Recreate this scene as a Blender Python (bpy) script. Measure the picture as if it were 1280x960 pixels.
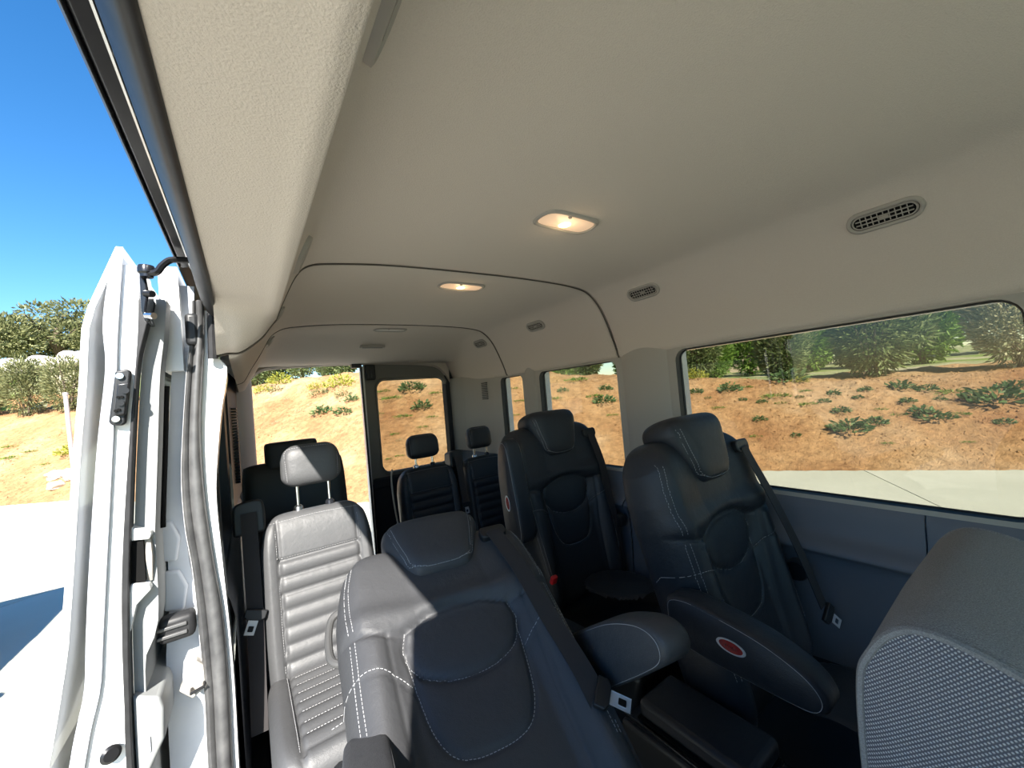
import bpy, bmesh, math, random
import numpy as np
from mathutils import Vector, Matrix, Euler
R_ = math.radians
for o in list(bpy.data.objects): bpy.data.objects.remove(o, do_unlink=True)
scene = bpy.context.scene
col = scene.collection
OZ = 1.9            # eye height above the ground; all heights below are given from eye level
FLOOR = -1.25       # cabin floor
# ------------------------------------------------------------------ camera
cam_d = bpy.data.cameras.new('camera'); cam = bpy.data.objects.new('camera', cam_d); col.objects.link(cam)
cam_d.sensor_width = 36; cam_d.lens = 36*481/1280; cam_d.clip_start = .01; cam_d.clip_end = 500
RM = Matrix(((0.81937858, 0.05633661, -0.57047781), (-0.56659168, -0.07167726, -0.82087529), (-0.08713562, 0.99583561, -0.02681096)))
cam.matrix_world = Matrix.Translation((0, 0, OZ)) @ RM.to_4x4()
scene.camera = cam
# ------------------------------------------------------------------ sky, sun, exposure
SUN = Vector((-1, -2.25, 1.93)).normalized()
w = bpy.data.worlds.new('sky'); scene.world = w; w.use_nodes = True
nt = w.node_tree; bgn = nt.nodes['Background']
sk = nt.nodes.new('ShaderNodeTexSky'); sk.sky_type = 'NISHITA'; sk.sun_disc = False
sk.sun_elevation = math.asin(SUN.z); sk.sun_rotation = math.atan2(SUN.x, SUN.y)
sk.air_density = 1.0; sk.dust_density = .1; sk.ozone_density = 3.0; sk.altitude = 100
hs_ = nt.nodes.new('ShaderNodeHueSaturation'); hs_.inputs['Saturation'].default_value = 1.3
nt.links.new(sk.outputs[0], hs_.inputs['Color']); nt.links.new(hs_.outputs[0], bgn.inputs[0]); bgn.inputs[1].default_value = .195
sl = bpy.data.lights.new('sun', 'SUN'); sl.energy = 12; sl.angle = R_(.55); sl.color = (1, .95, .87)
so = bpy.data.objects.new('sun', sl); col.objects.link(so)
so.rotation_euler = (-SUN).to_track_quat('-Z', 'Y').to_euler(); so.location = (0, 0, 30)
vs = scene.view_settings; vs.view_transform = 'Standard'; vs.look = 'None'; vs.gamma = 1; vs.use_curve_mapping = False
vs.exposure = .55
# ------------------------------------------------------------------ materials
def mat(name, base, rough=.5, spec=.5, metal=0, noise=None, bump=None, coat=0, sheen=0, emit=None):
    """noise=(scale, strength, second colour); bump=(scale, strength, kind)"""
    m = bpy.data.materials.new(name); m.use_nodes = True; n = m.node_tree.nodes; l = m.node_tree.links
    b = n['Principled BSDF']
    b.inputs['Base Color'].default_value = (*base, 1); b.inputs['Roughness'].default_value = rough
    b.inputs['Specular IOR Level'].default_value = spec; b.inputs['Metallic'].default_value = metal
    b.inputs['Coat Weight'].default_value = coat; b.inputs['Sheen Weight'].default_value = sheen
    tc = n.new('ShaderNodeTexCoord')
    if noise:
        t = n.new('ShaderNodeTexNoise'); t.inputs['Scale'].default_value = noise[0]; t.inputs['Detail'].default_value = 5
        l.new(tc.outputs['Object'], t.inputs['Vector'])
        r = n.new('ShaderNodeValToRGB'); r.color_ramp.elements[0].position = .5-noise[1]; r.color_ramp.elements[1].position = .5+noise[1]
        r.color_ramp.elements[0].color = (*base, 1); r.color_ramp.elements[1].color = (*noise[2], 1)
        l.new(t.outputs['Fac'], r.inputs[0]); l.new(r.outputs[0], b.inputs['Base Color'])
    if bump:
        if bump[2] == 'voronoi':
            t = n.new('ShaderNodeTexVoronoi'); out = 'Distance'
        else:
            t = n.new('ShaderNodeTexNoise'); t.inputs['Detail'].default_value = 4; out = 'Fac'
        t.inputs['Scale'].default_value = bump[0]; l.new(tc.outputs['Object'], t.inputs['Vector'])
        bp = n.new('ShaderNodeBump'); bp.inputs['Strength'].default_value = bump[1]; bp.inputs['Distance'].default_value = bump[3] if len(bump) > 3 else .002
        l.new(t.outputs[out], bp.inputs['Height']); l.new(bp.outputs[0], b.inputs['Normal'])
    if emit:
        b.inputs['Emission Color'].default_value = (*emit[0], 1); b.inputs['Emission Strength'].default_value = emit[1]
    return m
M = {}
def leather(name, base, rough, spec):
    m = mat(name, base, rough, spec); n = m.node_tree.nodes; l = m.node_tree.links; b = n['Principled BSDF']
    tc = n.new('ShaderNodeTexCoord'); v = n.new('ShaderNodeTexVoronoi'); v.inputs['Scale'].default_value = 380; v.feature = 'DISTANCE_TO_EDGE'
    t = n.new('ShaderNodeTexNoise'); t.inputs['Scale'].default_value = 26; t.inputs['Detail'].default_value = 6; t.inputs['Roughness'].default_value = .65
    l.new(tc.outputs['Object'], v.inputs['Vector']); l.new(tc.outputs['Object'], t.inputs['Vector'])
    b1 = n.new('ShaderNodeBump'); b1.inputs['Strength'].default_value = .35; b1.inputs['Distance'].default_value = .0012; l.new(v.outputs['Distance'], b1.inputs['Height'])
    b2 = n.new('ShaderNodeBump'); b2.inputs['Strength'].default_value = .35; b2.inputs['Distance'].default_value = .006; l.new(t.outputs['Fac'], b2.inputs['Height']); l.new(b1.outputs[0], b2.inputs['Normal'])
    l.new(b2.outputs[0], b.inputs['Normal'])
    r = n.new('ShaderNodeMapRange'); r.inputs[3].default_value = rough-.06; r.inputs[4].default_value = rough+.10; l.new(t.outputs['Fac'], r.inputs[0]); l.new(r.outputs[0], b.inputs['Roughness'])
    return m
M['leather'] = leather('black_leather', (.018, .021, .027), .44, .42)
M['leather_sunlit'] = leather('sunlit_black_leather', (.047, .048, .052), .52, .42)  # captain chair leather lightened to stand in for sun on the reclined chair
M['leather_sunlit_rib'] = leather('sunlit_ribbed_leather', (.068, .069, .072), .48, .55)  # ribbed seat leather made lighter for the sunlight by the sliding door
M['stitch'] = mat('pale_thread', (.33, .33, .34), .7, .2)
M['black_plastic'] = mat('black_plastic', (.012, .013, .015), .45, .5, bump=(600, .15, 'noise', .001))
M['gloss_plastic'] = mat('glossy_black_plastic', (.012, .013, .016), .22, .5)
M['rubber'] = mat('black_rubber', (.016, .016, .017), .5, .35, noise=(30, .25, (.03, .03, .032)))
M['rubber_grey'] = mat('dusty_rubber', (.05, .05, .052), .45, .6, noise=(25, .25, (.12, .12, .12)))
M['headliner'] = mat('headliner_felt', (.60, .53, .465), .95, .1, noise=(350, .3, (.65, .58, .51)), bump=(420, .6, 'noise', .002), sheen=.1)
M['door_plastic'] = mat('dark_warm_plastic', (.20, .19, .175), .6, .35)
M['trim_plastic'] = mat('warm_grey_plastic', (.40, .37, .33), .6, .35, bump=(500, .12, 'noise', .001))
M['wall_plastic'] = mat('slate_plastic', (.13, .14, .165), .55, .35, bump=(500, .12, 'noise', .001))
M['dark_wall'] = mat('charcoal_plastic', (.03, .033, .04), .6, .3, bump=(500, .12, 'noise', .001))
M['paint'] = mat('white_paint', (.78, .78, .78), .3, .5, coat=.3)
M['paint_shade_grey'] = mat('shade_grey_paint', (.42, .45, .50), .45, .4, noise=(14, .3, (.5, .53, .57)))  # white body paint greyed: shade on the flanges put into its colour
M['door_trim'] = mat('pale_grey_door_trim', (.30, .31, .31), .6, .3, bump=(400, .15, 'noise', .001))
M['grip_grey'] = mat('grained_grey_plastic', (.06, .06, .06), .6, .35, bump=(300, .3, 'noise', .001))
M['groove_shade'] = mat('brown_groove_shade', (.10, .088, .075), .8, .2)  # brown tone painting the shade inside the headliner grooves
M['steel'] = mat('bright_steel', (.6, .6, .62), .35, .5, .35)
M['metal'] = mat('chrome', (.75, .75, .76), .22, .5, 1)
M['dark_metal'] = mat('black_metal', (.03, .03, .032), .3, .5, .6)
M['carpet'] = mat('dark_carpet', (.02, .02, .022), .95, .1, bump=(300, .6, 'noise', .003))
M['belt'] = mat('belt_webbing', (.035, .032, .033), .75, .3, bump=(900, .3, 'noise', .001))
M['red'] = mat('red_enamel', (.22, .012, .015), .25, .5, noise=(60, .2, (.3, .02, .02)))
M['red_plastic'] = mat('red_plastic', (.55, .02, .03), .35, .5)
M['lens_on'] = mat('lit_lamp_lens', (.75, .6, .48), .3, .5, emit=((1, .62, .36), .32))
M['lens_off'] = mat('unlit_lamp_lens', (.62, .6, .56), .3, .5)
M['filament'] = mat('lamp_bulb', (1, .9, .6), .3, .5, emit=((1, .70, .28), 5))
M['void'] = mat('dark_recess', (.008, .008, .008), .9, .1)
M['asphalt_car'] = mat('dark_car_paint', (.03, .035, .05), .25, .5, coat=.5)

def cloth_mat():
    m = bpy.data.materials.new('grey_dotted_weave'); m.use_nodes = True; n = m.node_tree.nodes; l = m.node_tree.links
    b = n['Principled BSDF']; b.inputs['Roughness'].default_value = .85; b.inputs['Specular IOR Level'].default_value = .2
    uv = n.new('ShaderNodeUVMap'); sp = n.new('ShaderNodeSeparateXYZ'); l.new(uv.outputs[0], sp.inputs[0])
    def math_(op, a, bb=None):
        k = n.new('ShaderNodeMath'); k.operation = op
        for i, v in enumerate((a, bb)):
            if v is None: continue
            if isinstance(v, (int, float)): k.inputs[i].default_value = v
            else: l.new(v, k.inputs[i])
        return k.outputs[0]
    P = .0036
    a = math_('SINE', math_('MULTIPLY', math_('ADD', sp.outputs[0], sp.outputs[1]), 2*math.pi/P/1.35))
    c = math_('SINE', math_('MULTIPLY', math_('SUBTRACT', sp.outputs[0], sp.outputs[1]), 2*math.pi/P/1.35))
    dots = math_('MULTIPLY', math_('ADD', a, 1.), math_('ADD', c, 1.))
    f = n.new('ShaderNodeValToRGB'); f.color_ramp.elements[0].position = .12; f.color_ramp.elements[1].position = .75
    f.color_ramp.elements[0].color = (.11, .115, .14, 1); f.color_ramp.elements[1].color = (.60, .60, .63, 1)
    l.new(math_('MULTIPLY', dots, .25), f.inputs[0]); l.new(f.outputs[0], b.inputs['Base Color'])
    bp = n.new('ShaderNodeBump'); bp.inputs['Strength'].default_value = .6; bp.inputs['Distance'].default_value = .0015
    l.new(dots, bp.inputs['Height']); l.new(bp.outputs[0], b.inputs['Normal'])
    return m
M['cloth'] = cloth_mat()
M['cloth_top'] = mat('dark_grey_cloth', (.16, .16, .165), .9, .2, noise=(700, .2, (.27, .27, .275)), bump=(700, .5, 'voronoi', .001))

def glass_mat(name, tint, refl=1.0):
    m = bpy.data.materials.new(name); m.use_nodes = True; n = m.node_tree.nodes; l = m.node_tree.links
    n.remove(n['Principled BSDF']); out = n['Material Output']
    t = n.new('ShaderNodeBsdfTransparent'); t.inputs[0].default_value = (*tint, 1)
    g = n.new('ShaderNodeBsdfGlossy'); g.inputs['Roughness'].default_value = .01
    fr = n.new('ShaderNodeFresnel'); ge = n.new('ShaderNodeNewGeometry'); mr = n.new('ShaderNodeMapRange'); mr.inputs[3].default_value = 1.45; mr.inputs[4].default_value = 1/1.45
    l.new(ge.outputs['Backfacing'], mr.inputs[0]); l.new(mr.outputs[0], fr.inputs[0])
    k = n.new('ShaderNodeMath'); k.operation = 'MULTIPLY'; k.inputs[1].default_value = refl; l.new(fr.outputs[0], k.inputs[0])
    x = n.new('ShaderNodeMixShader'); l.new(k.outputs[0], x.inputs[0]); l.new(t.outputs[0], x.inputs[1]); l.new(g.outputs[0], x.inputs[2])
    l.new(x.outputs[0], out.inputs[0])
    return m
M['glass'] = glass_mat('tinted_glass', (.65, .65, .60))       # two faces per pane
M['glass_clear'] = glass_mat('green_clear_glass', (.86, .93, .88))

def dirt_mat():
    m = bpy.data.materials.new('orange_dirt'); m.use_nodes = True; n = m.node_tree.nodes; l = m.node_tree.links
    b = n['Principled BSDF']; b.inputs['Roughness'].default_value = .95; b.inputs['Specular IOR Level'].default_value = .1
    tc = n.new('ShaderNodeTexCoord')
    def noise(sc, det=6, rough=.6):
        t = n.new('ShaderNodeTexNoise'); t.inputs['Scale'].default_value = sc; t.inputs['Detail'].default_value = det; t.inputs['Roughness'].default_value = rough
        l.new(tc.outputs['Object'], t.inputs['Vector']); return t.outputs['Fac']
    r = n.new('ShaderNodeValToRGB'); e = r.color_ramp.elements
    e[0].position = .28; e[0].color = (.36, .18, .085, 1); e[1].position = .72; e[1].color = (.62, .44, .28, 1)
    k = r.color_ramp.elements.new(.5); k.color = (.50, .30, .155, 1)
    l.new(noise(.55), r.inputs[0])
    r2 = n.new('ShaderNodeValToRGB'); r2.color_ramp.elements[0].position = .35; r2.color_ramp.elements[1].position = .7
    r2.color_ramp.elements[0].color = (.62, .6, .56, 1); r2.color_ramp.elements[1].color = (1.12, 1.08, 1.0, 1)
    l.new(noise(7, 8, .7), r2.inputs[0])
    mx = n.new('ShaderNodeMix'); mx.data_type = 'RGBA'; mx.blend_type = 'MULTIPLY'; mx.inputs[0].default_value = 1
    l.new(r.outputs[0], mx.inputs[6]); l.new(r2.outputs[0], mx.inputs[7]); l.new(mx.outputs[2], b.inputs['Base Color'])
    bp = n.new('ShaderNodeBump'); bp.inputs['Strength'].default_value = 1; bp.inputs['Distance'].default_value = .09
    l.new(noise(9, 8, .7), bp.inputs['Height']); l.new(bp.outputs[0], b.inputs['Normal'])
    return m
M['dirt'] = dirt_mat()
M['concrete'] = mat('pale_concrete', (.45, .445, .36), .9, .2, noise=(.8, .25, (.53, .52, .43)), bump=(40, .2, 'noise', .004))
M['joint'] = mat('concrete_joint', (.30, .29, .25), .95, .1)
M['lawn'] = mat('thin_grass_ground', (.14, .21, .04), .95, .1, noise=(.5, .15, (.40, .36, .24)), bump=(20, .6, 'noise', .05))
M['rock'] = mat('pale_rock', (.62, .58, .52), .9, .2, noise=(4, .25, (.45, .40, .36)), bump=(8, .8, 'noise', .05))
M['stone_wall'] = mat('pale_stone', (.6, .56, .5), .9, .2, noise=(6, .25, (.48, .42, .36)), bump=(14, .8, 'noise', .03))
def leaf_mat(name, c1, c2, c3):
    m = bpy.data.materials.new(name); m.use_nodes = True; n = m.node_tree.nodes; l = m.node_tree.links
    b = n['Principled BSDF']; b.inputs['Roughness'].default_value = .55; b.inputs['Specular IOR Level'].default_value = .3
    g = n.new('ShaderNodeNewGeometry'); r = n.new('ShaderNodeValToRGB')
    r.color_ramp.elements[0].color = (*c1, 1); r.color_ramp.elements[1].color = (*c3, 1); k = r.color_ramp.elements.new(.55); k.color = (*c2, 1)
    l.new(g.outputs['Random Per Island'], r.inputs[0]); l.new(r.outputs[0], b.inputs['Base Color'])
    t = n.new('ShaderNodeBsdfTranslucent'); l.new(r.outputs[0], t.inputs[0])
    x = n.new('ShaderNodeMixShader'); x.inputs[0].default_value = .3; out = n['Material Output']
    l.new(b.outputs[0], x.inputs[1]); l.new(t.outputs[0], x.inputs[2]); l.new(x.outputs[0], out.inputs[0])
    return m
M['leaf_oleander'] = leaf_mat('oleander_leaves', (.07, .11, .035), (.15, .20, .07), (.29, .33, .15))
M['leaf_olive'] = leaf_mat('olive_leaves', (.09, .105, .04), (.19, .20, .085), (.30, .30, .14))
M['leaf_green'] = leaf_mat('fresh_leaves', (.07, .15, .02), (.14, .25, .04), (.26, .36, .08))
M['leaf_dark'] = leaf_mat('dark_weed_leaves', (.05, .10, .03), (.10, .17, .06), (.19, .25, .11))
M['leaf_yellow'] = leaf_mat('yellow_green_leaves', (.2, .22, .03), (.33, .35, .05), (.45, .42, .09))
M['leaf_pale'] = leaf_mat('dry_pale_leaves', (.26, .27, .15), (.38, .37, .22), (.48, .45, .30))
M['bark'] = mat('grey_bark', (.12, .09, .065), .9, .1, noise=(9, .3, (.2, .16, .12)), bump=(30, .8, 'noise', .01))
M['pole'] = mat('grey_pole', (.45, .42, .42), .6, .3)
M['house_wall'] = mat('tan_render', (.62, .50, .38), .9, .1, noise=(3, .2, (.55, .44, .33)))

# ------------------------------------------------------------------ mesh helpers
class MB:
    def __init__(s): s.v = []; s.f = []
    def add(s, vs_, fs): 
        b = len(s.v); s.v += [tuple(p) for p in vs_]; s.f += [tuple(b+i for i in q) for q in fs]; return s
    def box(s, x0, x1, y0, y1, z0, z1):
        return s.add([(x, y, z) for x in (x0, x1) for y in (y0, y1) for z in (z0, z1)],
                     [(0,1,3,2),(4,6,7,5),(0,4,5,1),(2,3,7,6),(0,2,6,4),(1,5,7,3)])
    def tube(s, pts, r, n=8, cap=True, closed=False, flat=1.0):
        pts = [Vector(p) for p in pts]; N = len(pts); rr = r if isinstance(r, (list, tuple)) else [r]*N
        vs_, fs = [], []; prev = None
        for i, p in enumerate(pts):
            if closed: t = pts[(i+1) % N]-pts[i-1]
            else: t = pts[min(i+1, N-1)]-pts[max(i-1, 0)]
            t.normalize()
            if prev is None:
                a = Vector((0, 0, 1)) if abs(t.z) < .9 else Vector((1, 0, 0)); u = t.cross(a).normalized()
            else:
                u = prev-t*prev.dot(t); u = u.normalized() if u.length > 1e-6 else prev
            prev = u; vv = t.cross(u)
            for k in range(n):
                an = 2*math.pi*k/n; vs_.append(p+(u*math.cos(an)+vv*math.sin(an)*flat)*rr[i])
        L = N if closed else N-1
        for i in range(L):
            for k in range(n):
                j = (i+1) % N; fs.append((i*n+k, i*n+(k+1) % n, j*n+(k+1) % n, j*n+k))
        if cap and not closed: fs += [tuple(range(n))[::-1], tuple((N-1)*n+k for k in range(n))]
        return s.add(vs_, fs)
    def grid(s, rows, closed_u=False):
        h = len(rows); w_ = len(rows[0]); vs_ = [p for r in rows for p in r]; fs = []
        for i in range(h-1):
            for j in range(w_ if closed_u else w_-1):
                k = (j+1) % w_; fs.append((i*w_+j, i*w_+k, (i+1)*w_+k, (i+1)*w_+j))
        return s.add(vs_, fs)
    def prism(s, poly, axis, a, b):
        """poly: 2D outline; extruded along axis ('x','y','z') from a to b"""
        def P(p, t): return (t, p[0], p[1]) if axis == 'x' else ((p[0], t, p[1]) if axis == 'y' else (p[0], p[1], t))
        n = len(poly)
        return s.add([P(p, a) for p in poly]+[P(p, b) for p in poly],
                     [tuple(range(n)), tuple(range(2*n-1, n-1, -1))]+[(i, n+i, n+(i+1) % n, (i+1) % n) for i in range(n)])
    def lathe(s, prof, n=20, c=(0, 0, 0)):
        rows = [[(c[0]+r*math.cos(2*math.pi*k/n), c[1]+r*math.sin(2*math.pi*k/n), c[2]+z) for k in range(n)] for r, z in prof]
        return s.grid(rows, True)
    def xf(s, mtx):
        s.v = [tuple(mtx @ Vector(p)) for p in s.v]; return s
    def build(s, name, m, parent=None, smooth=True, bevel=0, fix=True, world=True, angle=35):
        me = bpy.data.meshes.new(name); off = parent.get('_off', (0, 0, OZ)) if parent is not None else (0, 0, OZ)
        if not world: off = (0, 0, 0)
        me.from_pydata([(x+off[0], y+off[1], z+off[2]) for x, y, z in s.v], [], s.f)
        if fix:
            bm = bmesh.new(); bm.from_mesh(me); bmesh.ops.recalc_face_normals(bm, faces=bm.faces); bm.to_mesh(me); bm.free()
        me.materials.append(M[m] if isinstance(m, str) else m)
        o = bpy.data.objects.new(name, me); col.objects.link(o)
        if parent is not None: o.parent = parent
        if bevel:
            md = o.modifiers.new('b', 'BEVEL'); md.width = bevel; md.segments = 3; md.limit_method = 'ANGLE'; md.angle_limit = R_(40)
            md.harden_normals = False
        if smooth:
            me.polygons.foreach_set('use_smooth', [True]*len(me.polygons))
            if angle < 180: me.set_sharp_from_angle(angle=R_(angle))
        return o
def tag(o, label=None, cat=None, group=None, kind=None):
    if label: o['label'] = label
    if cat: o['category'] = cat
    if group: o['group'] = group
    if kind: o['kind'] = kind
    return o
def empty(name, loc=(0, 0, 0), rz=0, label=None, cat=None, group=None, kind=None, static=False):
    """loc is given from eye level. static: children are written in scene coordinates."""
    o = bpy.data.objects.new(name, None); col.objects.link(o); o.empty_display_size = .1
    o.location = (loc[0], loc[1], loc[2]+OZ); o.rotation_euler = (0, 0, rz)
    return tag(o, label, cat, group, kind)
def off_of(e):      # offset that turns eye-level coordinates into the local ones of an unrotated Empty
    return (-e.location.x, -e.location.y, OZ-e.location.z)
def at_base(name, loc, **k):
    e = empty(name, loc, 0, **k); e['_off'] = off_of(e); return e
def sm(x, a, b):
    t = min(1, max(0, (x-a)/(b-a))); return t*t*(3-2*t)
def spline(pts, n=8, closed=False):
    pts = [np.array(p, float) for p in pts]; N = len(pts); out = []
    for i in range(N if closed else N-1):
        p1, p2 = pts[i], pts[(i+1) % N]
        p0 = pts[i-1] if (i > 0 or closed) else 2*p1-p2
        p3 = pts[(i+2) % N] if (i+2 < N or closed) else 2*p2-p1
        for k in range(n):
            t = k/n; out.append(tuple(.5*((2*p1)+(p2-p0)*t+(2*p0-5*p1+4*p2-p3)*t*t+(3*p1-p0-3*p2+p3)*t**3)))
    if not closed: out.append(tuple(pts[-1]))
    return out
def rrect(a, b, c, d, r, n=5):
    """rounded rectangle outline a..b by c..d"""
    o = []
    for cx, cy, a0 in ((b-r, d-r, 0), (a+r, d-r, 90), (a+r, c+r, 180), (b-r, c+r, 270)):
        for k in range(n+1):
            t = R_(a0+90*k/n); o.append((cx+r*math.cos(t), cy+r*math.sin(t)))
    return o
def densify(poly, step):
    o = []
    for i, p in enumerate(poly):
        q = poly[(i+1) % len(poly)]; n = max(1, int(math.dist(p, q)/step))
        o += [(p[0]+(q[0]-p[0])*k/n, p[1]+(q[1]-p[1])*k/n) for k in range(n)]
    return o
def ring_cell(mb, P, cell, hole, depth=None):
    """plate 'cell' (a,b,c,d) with an opening 'hole' (outline), P(p,q,k) -> point; k = distance behind the face"""
    a, b, c, d = cell; hx = sum(p[0] for p in hole)/len(hole); hy = sum(p[1] for p in hole)/len(hole)
    outer = []
    for x, y in hole:
        dx, dy = x-hx, y-hy; t = 1e9
        if dx > 1e-9: t = min(t, (b-hx)/dx)
        if dx < -1e-9: t = min(t, (a-hx)/dx)
        if dy > 1e-9: t = min(t, (d-hy)/dy)
        if dy < -1e-9: t = min(t, (c-hy)/dy)
        outer.append([hx+dx*t, hy+dy*t])
    for cx, cy in ((a, c), (b, c), (b, d), (a, d)):      # pull the nearest outer point into each corner
        i = min(range(len(outer)), key=lambda k: (outer[k][0]-cx)**2+(outer[k][1]-cy)**2); outer[i] = [cx, cy]
    n = len(hole); rows = [[P(p[0], p[1], 0) for p in outer], [P(p[0], p[1], 0) for p in hole]]
    if depth: rows.append([P(p[0], p[1], depth) for p in hole])
    mb.grid(rows, True)

# ================================================================== THE SETTING: cabin shell
# ---- floor
fl = MB().box(-.12, 1.66, -2.0, 3.2, FLOOR-.06, FLOOR).build('floor', 'carpet', smooth=False); tag(fl, 'dark carpeted van floor', kind='structure')
# ---- ceiling: three moulded headliner panels with grooves between them
ceil = at_base('ceiling', (.8, 1.2, .49), kind='structure')
base_prof = [(.087, .276), (.111, .337), (.147, .412), (.185, .447), (.26, .462), (.415, .477), (.62, .485), (.95, .49), (1.22, .484), (1.36, .468), (1.42, .44), (1.47, .39), (1.51, .32), (1.545, .24), (1.566, .185), (1.576, .152), (1.588, .138)]
top_part = spline(base_prof, 6)
def prof1(y):
    k = sm(y, 1.13, 1.3)            # the panel over the sliding door turns down at the pillar
    left = [(-.05-.006*k, .292-.122*k), (-.03, .29-.113*k), (.0, .286-.105*k), (.045, .278-.06*k), (.07, .272-.02*k), (.087, .276)]
    return spline(left, 5)[:-1]+top_part
def prof_rear(y):
    # behind the sliding door the left side mirrors the right side
    left = [(-.03, .165), (.0, .18), (.03, .235), (.068, .30), (.1, .36), (.125, .405), (.16, .435), (.2, .452), (.28, .465)]
    p = spline(left, 4)[:-1]+[q for q in top_part if q[0] > .28]
    if y > 2.5:
        k = sm(y, 2.5, 3.12)
        p = [(x, z-(z-.335)*k*.95*sm(z, .30, .36)) for x, z in p]
    return p
def lipped(prof_f, y0, y1, n, lip=.03):
    ys = [y0, y0+.004]+[y0+.012+(y1-y0-.024)*i/n for i in range(n+1)]+[y1-.004, y1]
    rows = []
    for i, y in enumerate(ys):
        pr = prof_f(y); d = lip if i in (0, len(ys)-1) else (.004 if i in (1, len(ys)-2) else 0)
        rows.append([(x, y, z+d) for x, z in pr])
    return rows
for name, pf, a, b, n in (('headliner_panel', prof1, -1.5, 1.296, 90), ('headliner_panel', prof_rear, 1.305, 2.326, 12), ('headliner_panel', prof_rear, 2.335, 3.19, 24)):
    MB().grid(lipped(pf, a, b, n)).build(name, 'headliner', ceil, angle=60)
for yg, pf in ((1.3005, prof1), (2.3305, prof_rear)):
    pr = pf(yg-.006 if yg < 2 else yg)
    MB().tube([(x, yg, z+.001) for x, z in pr], .0028, 6).build('groove_shade_strip', 'groove_shade', ceil)  # dark strip added so the groove reads as shaded
roof = MB()
roof.grid([[(x, y, z) for x, z in spline([(-.122, .40), (-.124, .46), (-.09, .56), (.1, .63), (.8, .66), (1.5, .63), (1.7, .56), (1.74, .40), (1.72, .15)], 5)] for y in (-1.5, -.5, .5, 1.5, 2.5, 3.24)])
tag(roof.build('roof', 'paint', angle=60), 'white painted outer roof skin of the van', kind='structure')
MB().prism([(-.122, .4), (-.1, .6), (.8, .66), (1.7, .6), (1.72, .2), (1.6, .18), (1.5, .5), (.1, .5), (-.05, .3)], 'y', 3.2, 3.235).build('trim_2', 'paint', smooth=False)['kind'] = 'structure'

# ---- right wall (window side): three panes between warm grey pillars, slate panels below
WR = 1.585
wr = at_base('wall_right', (WR, 1.2, FLOOR), kind='structure')
def PR(p, q, k): return (WR+k+.02*max(0, (q-.0))*.0, p, q)
panes = [(.05, .99, -.435, .135, .05), (1.325, 1.965, -.435, .13, .045), (2.15, 2.43, -.435, .13, .04)]
mb = MB()
cells = [((-.12, 1.15, -.45, .19), 0), ((1.15, 2.06, -.45, .19), 1), ((2.06, 2.56, -.45, .19), 2)]
for c, i in cells:
    y0, y1, z0, z1, r = panes[i]
    ring_cell(mb, PR, c, densify(rrect(y0, y1, z0, z1, r), .04), None)
    hh = densify(rrect(y0, y1, z0, z1, r), .04); MB().grid([[PR(p, q, 0) for p, q in hh], [PR(p, q, .045) for p, q in hh]], True).build('window_reveal', 'rubber', wr, angle=60)
mb.build('window_surround', 'trim_plastic', wr, angle=30)
# rear corner pillar trim with a louvre
mb = MB(); mb.add([PR(2.56, -.45, 0), PR(3.0, -.45, -.02), PR(3.0, .19, -.02), PR(2.56, .19, 0)], [(0, 1, 2, 3)])
mb.add([PR(3.0, -.45, -.02), (1.53, 3.19, -.45), (1.53, 3.19, .19), PR(3.0, .19, -.02)], [(0, 1, 2, 3)])
mb.build('corner_pillar', 'trim_plastic', wr)
for k in range(10):
    z = -.02+.014*k; MB().box(WR-.012, WR+.003, 2.62, 2.70, z, z+.006).build('louvre_slat', 'dark_wall', wr, smooth=False)
# pillar covers standing proud between the panes
for (a, b) in ((1.03, 1.285), (2.0, 2.115)):
    rows = []
    for z in (-.45, -.2, 0, .14, .2):
        rows.append([(WR-.014*math.sin(math.pi*t)**.5, a+(b-a)*t, z) for t in [i/12 for i in range(13)]])
    MB().grid(rows).build('pillar_cover', 'trim_plastic', wr, angle=60)
lower = spline([(WR, -.45), (WR-.012, -.475), (WR-.02, -.52), (WR-.035, -.555), (WR-.075, -.578), (WR-.085, -.60), (WR-.05, -.625), (WR-.04, -.75), (WR-.05, -.95), (WR-.06, -1.25)], 4)
for a, b in ((-1.6, .26), (.264, 1.29), (1.296, 2.3), (2.304, 3.19)):
    MB().grid([[(x, y, z) for x, z in lower] for y in (a, a+.003, (a+b)/2, b-.003, b)]).build('lower_panel', 'wall_plastic', wr, angle=50)
# the cab side ahead of the first pane
mb = MB(); ring_cell(mb, PR, (-1.6, -.12, -.45, .19), densify(rrect(-1.35, -.3, -.43, .13, .06), .06), .045)
mb.build('cab_window_surround', 'trim_plastic', wr)
MB().box(WR+.05, WR+.12, -1.6, 3.2, FLOOR-.3, -.462).build('outer_skin', 'paint', wr, smooth=False)
mb = MB()
for a, b in ((-.3, .05), (.99, 1.325), (1.965, 2.15), (2.43, 3.2), (-1.6, -1.35)): mb.box(WR+.05, WR+.09, a, b, -.44, .17)
mb.box(WR+.05, WR+.09, -1.6, 3.2, .13, .3); mb.build('outer_pillars', 'paint', wr, smooth=False)
for i, (y0, y1, z0, z1, r) in enumerate(panes+[(-1.35, -.3, -.43, .13, .06)]):
    o = MB().prism([(p, q) for p, q in rrect(y0-.012, y1+.012, z0-.012, z1+.012, r)], 'x', WR+.042, WR+.046).build('window_%d' % (i+1), 'glass' if i < 3 else 'glass_clear', smooth=False)
    o['kind'] = 'structure'
    bd = MB(); hole = densify(rrect(y0, y1, z0, z1, r), .05)
    bd.tube([(WR+.037, p, q) for p, q in hole], .005, 6, closed=True); bd.build('window_seal', 'rubber', wr)

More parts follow.
